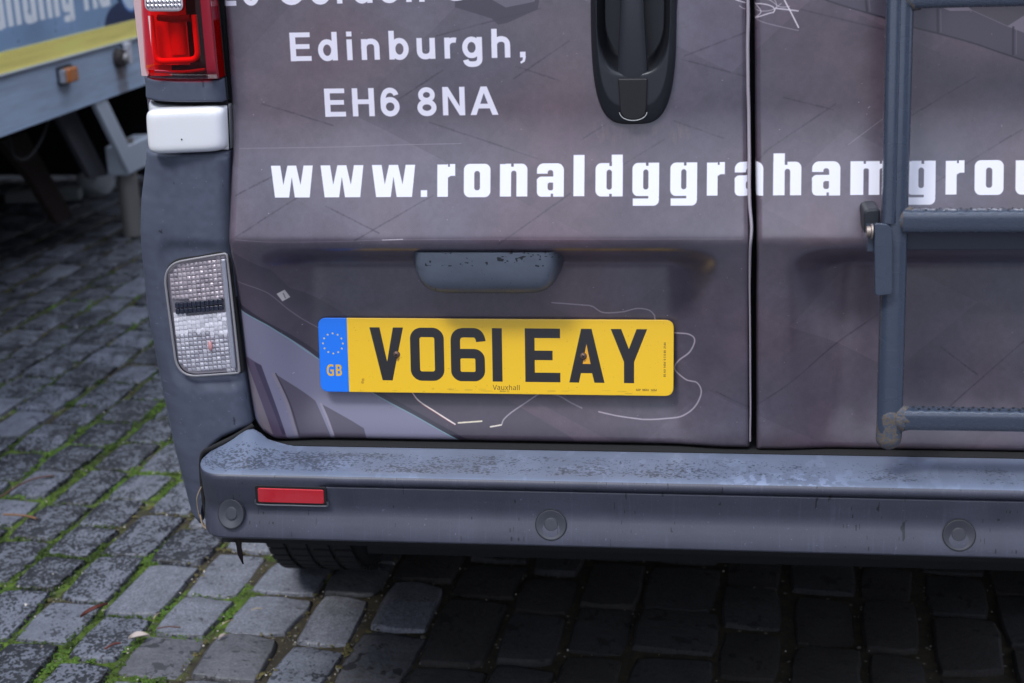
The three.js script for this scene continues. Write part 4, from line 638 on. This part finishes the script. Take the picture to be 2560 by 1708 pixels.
// local x: across the courses; local z: -s, where s runs away along the courses
{
  const far = new THREE.Mesh(new THREE.PlaneGeometry(300, 300).rotateX(-Math.PI / 2).translate(0, -0.05, 0), std({ color: new THREE.Color(0.09, 0.09, 0.1), roughness: 0.9 })); far.name = 'ground'; far.userData = { kind: 'structure' }; scene.add(far);
  const edges = [[-0.64, -0.505], [-0.487, -0.38], [-0.362, -0.243], [-0.228, -0.103], [-0.087, 0.016], [0.038, 0.138], [0.16, 0.297], [0.315, 0.422], [0.446, 0.562], [0.581, 0.676], [0.702, 0.819], [-0.768, -0.66], [-0.9, -0.788]];
  const first = { 0: [0.36], 1: [0.34, 0.54], 2: [0.414, 0.61], 3: [0.3, 0.56], 11: [0.335, 0.495], 12: [0.22, 0.4, 0.625] };
  for (let x = -0.9; x > -4.6;) { const w = rr(0.1, 0.118), g = rr(0.018, 0.026); edges.push([x - g - w, x - g]); x -= g + w; }
  for (let x = 0.819; x < 2.6;) { const w = rr(0.1, 0.118), g = rr(0.018, 0.026); edges.push([x + g, x + g + w]); x += g + w; }
  // tops: worn rounded blocks, several shapes
  const variants = [];
  for (let q = 0; q < 12; q++) {
    const cr = Array.from({ length: 4 }, () => [rr(-0.06, 0.055), rr(-0.05, 0.045)]), n = 6, tilt = [rr(-0.003, 0.003), rr(-0.003, 0.003)], uo = [rnd(), rnd()], ro = rr(0.1, 0.22);
    const P = [], T = [], I = [];
    const put = (a, b, y, grow = 0) => { // a,b in -1..1 on the quad, corners pulled in
      const k = 1 - ro * 0.5 * Math.pow(Math.abs(a * b), 3); const u = (a * k * (1 + grow) + 1) / 2, v = (b * k * (1 + grow) + 1) / 2;
      const x = lerp(lerp(-0.5 + cr[0][0], 0.5 + cr[1][0], u), lerp(-0.5 + cr[2][0], 0.5 + cr[3][0], u), v), z = lerp(lerp(-0.5 + cr[0][1], -0.5 + cr[1][1], u), lerp(0.5 + cr[2][1], 0.5 + cr[3][1], u), v);
      const ex = 0.045 * (vn(b * 2.3 + q * 5, a * 1.2 + 3) - 0.5), ez = 0.03 * (vn(a * 2.3 + q * 9, b * 1.2 + 8) - 0.5);
      P.push(x + ex, y, z + ez); T.push(uo[0] + x * 0.44, uo[1] + z * 0.72);
    };
    const g = [-1, -0.9, -0.45, 0, 0.45, 0.9, 1];
    for (let j = 0; j <= n; j++) for (let i = 0; i <= n; i++) { const a = g[i], b = g[j], e = Math.max(Math.abs(a), Math.abs(b)); put(a, b, -0.0035 * Math.pow(e, 2) - 0.0035 * Math.pow(e, 14) + 0.004 * (vn(a * 1.6 + q * 7, b * 1.6) - 0.5) + tilt[0] * a + tilt[1] * b); }
    for (let j = 0; j < n; j++) for (let i = 0; i < n; i++) { const a = j * (n + 1) + i; I.push(a, a + n + 1, a + n + 2, a, a + n + 2, a + 1); }
    const ring = []; for (let i = 0; i < n; i++) ring.push([g[i], -1, i]); for (let j = 0; j < n; j++) ring.push([1, g[j], j * (n + 1) + n]); for (let i = n; i > 0; i--) ring.push([g[i], 1, n * (n + 1) + i]); for (let j = n; j > 0; j--) ring.push([-1, g[j], j * (n + 1)]);
    const base = P.length / 3; for (const [a, b] of ring) put(a, b, -0.05, 0.05);
    ring.forEach((r0, i) => { const k = (i + 1) % ring.length; I.push(ring[i][2], ring[k][2], base + k, ring[i][2], base + k, base + i); });
    const geo = new THREE.BufferGeometry(); geo.setAttribute('position', new THREE.Float32BufferAttribute(P, 3)); geo.setAttribute('uv', new THREE.Float32BufferAttribute(T, 2)); geo.setIndex(I); geo.computeVertexNormals(); variants.push(geo);
  }
  // granite and whinstone faces; the wet blotches are rain drying off
  const stone = (base, spot, amount, sc, warm, gr) => pixelTex(512, 512, (x, y) => {
    const n = fbm(x * 6, y * 6, 4, 6), f = fbm(x * 90, y * 90, 2, 90), h = hash(x * 512, y * 512) - 0.5, d = fbm(x * sc + 3, y * sc * 0.85, 3, 0), m = fbm(x * 7 + 9, y * 7, 3, 0);
    let v = base * (1 + 0.26 * (n - 0.5) + gr * (f - 0.5) + 0.12 * h); const wet = ss(0, 0.07, d + 0.5 * (m - 0.5) - (1 - amount)); v = lerp(v, spot * (0.9 + 0.3 * h), wet);
    return [v * (0.98 + warm), v * 1.01, v * (1.1 - warm * 1.6)];
  });
  const bump = pixelTex(256, 256, (x, y) => { const v = 255 * fbm(x * 30, y * 30, 4, 30); return [v, v, v]; }, false);
  const kinds = [[104, 40, 0.54, 60, 0, 0.2], [98, 38, 0.6, 56, 0, 0.2], [108, 48, 0.48, 64, 0, 0.25], [106, 62, 0.34, 44, 0, 0.3], [108, 72, 0.2, 24, 0.01, 0.5], [90, 60, 0.3, 22, 0.03, 0.35], [54, 38, 0.25, 22, 0.05, 0.3], [49, 34, 0.25, 22, 0.08, 0.3]];  // last two darkened and roughened to stand for the van's shade
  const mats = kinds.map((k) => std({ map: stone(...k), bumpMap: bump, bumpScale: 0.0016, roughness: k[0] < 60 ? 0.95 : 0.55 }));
  const all = [], joints = [];
  edges.forEach(([a, b], ci) => {
    const cuts = first[ci] ? [...first[ci]] : [rr(0.1, 0.3)]; const w = b - a;
    while (cuts[cuts.length - 1] < 6) cuts.push(cuts[cuts.length - 1] + rr(0.145, 0.215)); while (cuts[0] > -1.4) cuts.unshift(cuts[0] - rr(0.145, 0.215));
    const gap = 0.021; joints.push([b, b + gap]);
    for (let k = 0; k + 1 < cuts.length; k++) { const s0 = cuts[k] + rr(0.005, 0.009), s1 = cuts[k + 1] - rr(0.005, 0.009), cs = (s0 + s1) / 2, cl = (a + b) / 2; all.push({ l: cl, s: cs, w: w * rr(0.98, 1.07), d: s1 - s0, ry: rr(-0.025, 0.025), y: rr(-0.004, 0.004), v: Math.floor(rnd() * 12), dry: 0 }); }
  });
  const sn = Math.sin(4 * Math.PI / 180), cs4 = Math.cos(4 * Math.PI / 180);
  camera.updateMatrixWorld(); camera.updateProjectionMatrix();
  const vp = new THREE.Matrix4().multiplyMatrices(camera.projectionMatrix, camera.matrixWorldInverse), tmp = new THREE.Vector3();
  for (const o of all) { o.x = o.s * sn + o.l * cs4; o.z = -o.s * cs4 + o.l * sn; tmp.set(o.x, 0, o.z); const dist = tmp.distanceTo(camera.position); tmp.applyMatrix4(vp); o.seen = Math.abs(tmp.x) < 1.08 && Math.abs(tmp.y) < 1.15 && o.z < 1 && o.z > -6 && !(o.x > -0.2 && o.z < -1.6); o.key = dist + (o.seen ? 0 : 100);
    // speckled wet stones out in the open, plainer ones nearer the van, brown dry ones beneath it, its shade put into their colour
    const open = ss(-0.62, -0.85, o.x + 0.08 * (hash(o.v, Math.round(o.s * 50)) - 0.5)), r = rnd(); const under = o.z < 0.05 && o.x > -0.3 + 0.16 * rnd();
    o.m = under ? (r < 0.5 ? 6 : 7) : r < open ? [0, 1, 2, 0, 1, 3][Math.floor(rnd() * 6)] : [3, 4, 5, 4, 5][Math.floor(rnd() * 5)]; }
  all.sort((p, q) => p.key - q.key);
  const rest = mats.map(() => []);
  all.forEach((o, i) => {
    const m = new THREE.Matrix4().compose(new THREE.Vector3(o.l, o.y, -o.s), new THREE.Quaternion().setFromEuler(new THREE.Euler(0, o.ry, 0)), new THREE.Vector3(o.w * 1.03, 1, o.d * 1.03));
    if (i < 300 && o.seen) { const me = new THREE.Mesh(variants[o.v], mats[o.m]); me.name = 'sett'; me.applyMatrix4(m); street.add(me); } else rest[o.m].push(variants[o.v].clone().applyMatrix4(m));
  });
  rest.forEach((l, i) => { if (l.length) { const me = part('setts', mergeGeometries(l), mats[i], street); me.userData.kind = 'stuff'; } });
  // joint bed: earth with moss
  const bedTex = pixelTex(1024, 1024, (x, y) => { // 4 x 4 m, x across, y away
    const X = x * 5 - 3.4, Y = y * 5 - 0.6, m = fbm(X * 5, Y * 5, 4), f = fbm(X * 60, Y * 60, 3), h = hash(x * 1024, y * 1024), moss = (1 - 0.75 * ss(1.2, 2, Y)) * ss(0.36, 0.56, m + 0.25 * (f - 0.5) + 0.16 * ss(-0.6, -1.1, X) - 0.55 * ss(-0.75, -0.3, X));
    const e = [54, 48, 36].map((v) => v * (0.6 + 0.6 * f + 0.25 * h)), g = [78, 100, 28].map((v) => v * (0.5 + 0.8 * f)); const c = e.map((v, i) => lerp(v, g[i], moss)); return h > 0.992 ? [170, 166, 160] : c;
  });
  bedTex.wrapS = bedTex.wrapT = THREE.ClampToEdgeWrapping;
  const bed = gridGeo(260, 300, (u, v) => { const l = -3.4 + u * 5, s = -0.6 + v * 5; return [l, -0.0112 + 0.005 * (fbm(l * 40, s * 40, 3) - 0.5), -s, u, v]; });
  const bd = part('joint_bed', bed, std({ map: bedTex, bumpMap: bump, bumpScale: 0.004, roughness: 0.95 }), street); bd.userData.kind = 'structure';
  // moss cushions and loose grit in the joints
  const inStone = new Map(), cellK = (l, s) => Math.floor(l / 0.25) * 1000 + Math.floor(s / 0.25);
  for (const o of all) for (let i = -1; i <= 1; i++) for (let j = -1; j <= 1; j++) { const k = cellK(o.l + i * 0.25, o.s + j * 0.25); if (!inStone.has(k)) inStone.set(k, []); inStone.get(k).push(o); }
  const depthIn = (l, s) => { let best = -1; for (const o of inStone.get(cellK(l, s)) || []) best = Math.max(best, Math.min(o.w / 2 - Math.abs(l - o.l), o.d / 2 - Math.abs(s - o.s))); return best; };
  const blade = new THREE.ConeGeometry(0.0016, 0.005, 4, 1); const tuft = []; for (let i = 0; i < 7; i++) { const b = blade.clone(); b.rotateX(rr(-0.9, 0.9)); b.rotateZ(rr(-0.9, 0.9)); b.translate(rr(-0.0028, 0.0028), 0.001, rr(-0.0028, 0.0028)); tuft.push(b); }
  const tuftG = merge(tuft), mossM = std({ color: 0xffffff, roughness: 1 }), NM = 16000, moss = new THREE.InstancedMesh(tuftG, mossM, NM); moss.name = 'moss'; moss.userData = { kind: 'stuff' };
  const M = new THREE.Matrix4(), Q = new THREE.Quaternion(), E3 = new THREE.Euler(), C = new THREE.Color(); let n = 0, guard = 0;
  while (n < NM && guard++ < 900000) {
    const s = -0.3 + Math.pow(rnd(), 1.5) * 3.2, l = rr(-2.1, -0.25), d = depthIn(l, s); if (d > 0.004) continue;
    const m = fbm(l * 5, s * 5, 4) + 0.16 * ss(-0.6, -1.1, l) - 0.5 * ss(-0.75, -0.3, l), k = ss(0.4, 0.56, m) * (1 - 0.7 * ss(1.2, 2, s)); if (rnd() > 0.12 + k) continue;
    E3.set(rr(-0.3, 0.3), rr(0, 6.3), rr(-0.3, 0.3)); Q.setFromEuler(E3); const z = rr(0.5, 1.0) * (0.7 + 1.0 * ss(0.42, 0.66, fbm(l * 14 + 2, s * 14, 3))); M.compose(new THREE.Vector3(l, d > 0 ? -0.0055 : -0.008 + rr(0, 0.004), -s), Q, new THREE.Vector3(z, z * rr(0.6, 1.1), z)); moss.setMatrixAt(n, M);
    const t = 0.35 * rnd() + 1.3 * ss(0.45, 0.68, fbm(l * 9 + 4, s * 9, 3)); if (k > 0.3) C.setRGB(0.035 + 0.045 * t, 0.06 + 0.085 * t, 0.009 + 0.012 * t); else C.setRGB(0.09 + 0.06 * t, 0.08 + 0.05 * t, 0.03 + 0.02 * t); moss.setColorAt(n, C); n++;
  }
  moss.count = n; street.add(moss);
  const grit = new THREE.InstancedMesh(new THREE.IcosahedronGeometry(0.0022, 0), std({ color: 0xffffff, roughness: 0.8 }), 5200); grit.name = 'grit'; grit.userData = { kind: 'stuff' }; n = 0; guard = 0;
  while (n < 5200 && guard++ < 300000) { const s = -0.3 + Math.pow(rnd(), 1.3) * 2.6, l = rr(-1.9, 1.0), d = depthIn(l, s); if (d > 0 && rnd() > 0.012) continue; if (l > -0.35 && rnd() > 0.2) continue; E3.set(rr(0, 6), rr(0, 6), rr(0, 6)); Q.setFromEuler(E3); const z = rr(0.3, 1.0) * (rnd() < 0.04 ? 2.2 : 1); M.compose(new THREE.Vector3(l, d > 0 ? 0.001 : -0.005, -s), Q, new THREE.Vector3(z, z * 0.7, z * rr(0.6, 1.4))); grit.setMatrixAt(n, M); const t = rnd() < 0.15 ? rr(0.45, 0.7) : rr(0.06, 0.2); C.setRGB(t, t * 0.92, t * 0.8); grit.setColorAt(n, C); n++; }
  grit.count = n; street.add(grit);
}
// ------------------------------------------------------------------ litter on the street
{
  const bark = std({ color: new THREE.Color(0.11, 0.055, 0.045), roughness: 0.8 }), straw = std({ color: new THREE.Color(0.42, 0.33, 0.2), roughness: 0.8 }), redLeaf = std({ color: new THREE.Color(0.13, 0.035, 0.025), roughness: 0.6, side: THREE.DoubleSide }), pale = std({ color: new THREE.Color(0.45, 0.38, 0.34), roughness: 0.6, side: THREE.DoubleSide });
  const gy = 0.006;
  const twig = (pts, r, mat, label) => lone('twig', tube(pts.map(([x, z], i) => [x, gy + r + 0.003 * (i % 2), z]), r, 20, 6), mat, label, 'twig', 'twigs fallen on the setts');
  twig([[-1.36, -0.93], [-1.327, -0.961], [-1.314, -1.041], [-1.289, -1.074], [-1.255, -1.098]], 0.0026, bark, 'long reddish bent twig lying across the mossy setts');
  twig([[-1.276, -0.874], [-1.237, -0.867], [-1.212, -0.868], [-1.184, -0.85]], 0.0026, std({ color: new THREE.Color(0.2, 0.1, 0.05), roughness: 0.8 }), 'short brown twig beside the long bent twig');
  twig([[-0.73, -0.39], [-0.71, -0.393], [-0.686, -0.397]], 0.0014, bark, 'thin straight dark twig on a pale sett near the bumper corner');
  twig([[-0.802, -0.307], [-0.79, -0.321], [-0.78, -0.33]], 0.0022, redLeaf, 'stubby red brown twig on a speckled sett');
  const stalk = (a, b, label) => lone('straw', tube([[a[0], gy, a[1]], [(a[0] + b[0]) / 2, gy + 0.003, (a[1] + b[1]) / 2 + 0.001], [b[0], gy, b[1]]], 0.0011, 10, 5), straw, label, 'straw', 'straws in the joints');
  stalk([-0.609, -0.415], [-0.593, -0.434], 'dry straw in the joint beside the pale granite sett'); stalk([-0.569, -0.475], [-0.55, -0.483], 'dry straw in the joint close to the van tyre'); stalk([-0.752, -0.427], [-0.748, -0.452], 'dry straw standing in the joint beside the thin dark twig');
  const leaf = (len, w, curl) => gridGeo(10, 6, (u, v) => { const t = u, h = w * Math.sin(Math.PI * Math.pow(t, 0.8)) * (v * 2 - 1) / 2; return [t * len - len / 2, curl * Math.pow(v * 2 - 1, 2) + curl * 0.8 * Math.sin(t * 3), h, u, v]; });
  const put = (name, geo, mat, x, y, z, ry, label, cat) => { const m = lone(name, geo, mat, label, cat); m.position.set(x, y, z); m.rotation.y = ry; };
  put('leaf', leaf(0.065, 0.012, 0.005), redLeaf, -0.88, gy + 0.002, -0.446, 1.0, 'curled dark red leaf in a mossy joint', 'leaf');
  put('leaf', leaf(0.04, 0.02, 0.006), pale, -0.752, gy, -0.352, 0.3, 'pale curled leaf at the corner of a sett', 'leaf');
  put('leaf', leaf(0.02, 0.008, 0.004), pale, -0.592, gy, -0.365, 0.9, 'tiny pinkish leaf by the earthy joint near the van wheel', 'leaf');
  // dead leaf and dry grass caught under the bumper end
  const dl = gridGeo(6, 16, (u, v) => { const w = 0.015 * Math.pow(1 - v, 0.7) * (1 + 0.2 * Math.sin(v * 11)), a = (u * 2 - 1); return [-0.3695 + a * w / 2 + 0.003 * v, 0.47 - v * 0.058, 0.112 + 0.004 * a * a + 0.006 * Math.sin(v * 3), u, v]; });
  lone('dead_leaf', dl, std({ color: new THREE.Color(0.02, 0.013, 0.012), roughness: 0.8, side: THREE.DoubleSide }), 'dark withered leaf hanging below the bumper end', 'leaf');
  lone('grass_stalk', merge([tube([[-0.437, 0.513, 0.066], [-0.4435, 0.498, 0.07], [-0.4445, 0.48, 0.07], [-0.441, 0.462, 0.072], [-0.432, 0.452, 0.076]], 0.0011, 20, 5), tube([[-0.441, 0.47, 0.072], [-0.436, 0.455, 0.078], [-0.425, 0.449, 0.082]], 0.0016, 12, 5)]), std({ color: new THREE.Color(0.26, 0.2, 0.14), roughness: 0.8 }), 'dry grass stalk caught at the bumper corner', 'grass');
  // debris under the trailer
  const plk = lone('plank', metricUV(box(0.34, 0.05, 0.12, 0, 0, 0, 0.006)), std({ color: new THREE.Color(0.2, 0.22, 0.22), roughness: 0.8 }), 'pale plank lying on the setts beneath the trailer', 'plank'); plk.position.set(-2.7, 0.03, -4.26); plk.rotation.y = 0.2;
  const st = new THREE.IcosahedronGeometry(0.07, 3), sp = st.attributes.position; for (let i = 0; i < sp.count; i++) { const k = 0.85 + 0.35 * vn(sp.getX(i) * 20 + 5, sp.getY(i) * 20 + sp.getZ(i) * 13); sp.setXYZ(i, sp.getX(i) * k * 1.2, sp.getY(i) * k, sp.getZ(i) * k); } st.computeVertexNormals();
  const rock = lone('rock', st, std({ color: new THREE.Color(0.3, 0.32, 0.34), roughness: 0.85 }), 'rounded grey rock lying beneath the trailer', 'rock'); rock.position.set(-2.5, 0.05, -4.38);
}
// ------------------------------------------------------------------ unseen terrace added across the street, height and gap shaped for the light
for (const [x, label] of [[-10, 'unseen dark sandstone terrace added across the street to shape the light, behind the trailer end'], [10.5, 'unseen dark sandstone terrace added across the street to shape the light, on the ladder side of the van']]) { // open sky shows between the two blocks
  const tb = thing('added_terrace', label, 'building', [x, 0, 7]);
  const sand = std({ color: new THREE.Color(0.15, 0.14, 0.13), roughness: 0.9 }), fr = std({ color: new THREE.Color(0.6, 0.6, 0.6), roughness: 0.5 });
  part('wall', box(14, 11, 0.4, 0, 5.5, 0.5), sand, tb); part('cornice', box(14.3, 0.25, 0.7, 0, 11.1, 0.4), sand, tb); part('roof', box(14.2, 1.2, 0.3, 0, 0, 0).rotateX(1.2).translate(0, 11.45, 1.1), std({ color: new THREE.Color(0.06, 0.065, 0.075), roughness: 0.6 }), tb);
  for (let f = 0; f < 4; f++) for (let i = -2; i <= 2; i++) { const w = new THREE.Group(); w.name = 'window'; w.position.set(i * 2.7, 1.6 + f * 2.7, 0.28); tb.add(w); part('frame', box(1.15, 1.75, 0.06), fr, w); part('glass', box(1.0, 1.6, 0.02, 0, 0, -0.04), glassDark, w); }
}

{
  const sw = thing('added_stone_wall', 'tall rubble stone wall, unseen, added behind trailer and van to block skylight', 'wall', [-2, 0, -7]);  // unseen wall added to darken the ground between van and trailer
  part('wall', box(16, 7, 0.5, 0, 3.5, 0), std({ color: new THREE.Color(0.16, 0.15, 0.14), roughness: 0.95 }), sw); part('coping', box(16.1, 0.15, 0.65, 0, 7.08, 0), std({ color: new THREE.Color(0.2, 0.19, 0.18), roughness: 0.9 }), sw);
}

{
  const sw = thing('added_gable_wall', 'plain stone gable wall, unseen, added beyond the trailer to block skylight', 'wall', [-5.6, 0, -2]);  // unseen wall added to cut fill light from the trailer side
  part('wall', box(0.5, 8, 13, 0, 4, 0), std({ color: new THREE.Color(0.14, 0.13, 0.12), roughness: 0.95 }), sw); part('coping', box(0.65, 0.15, 13.1, 0, 8.08, 0), std({ color: new THREE.Color(0.2, 0.19, 0.18), roughness: 0.9 }), sw);
}


scene.traverse((o) => { if (o.isMesh) { o.castShadow = true; o.receiveShadow = true; } });
renderer.render(scene, camera);
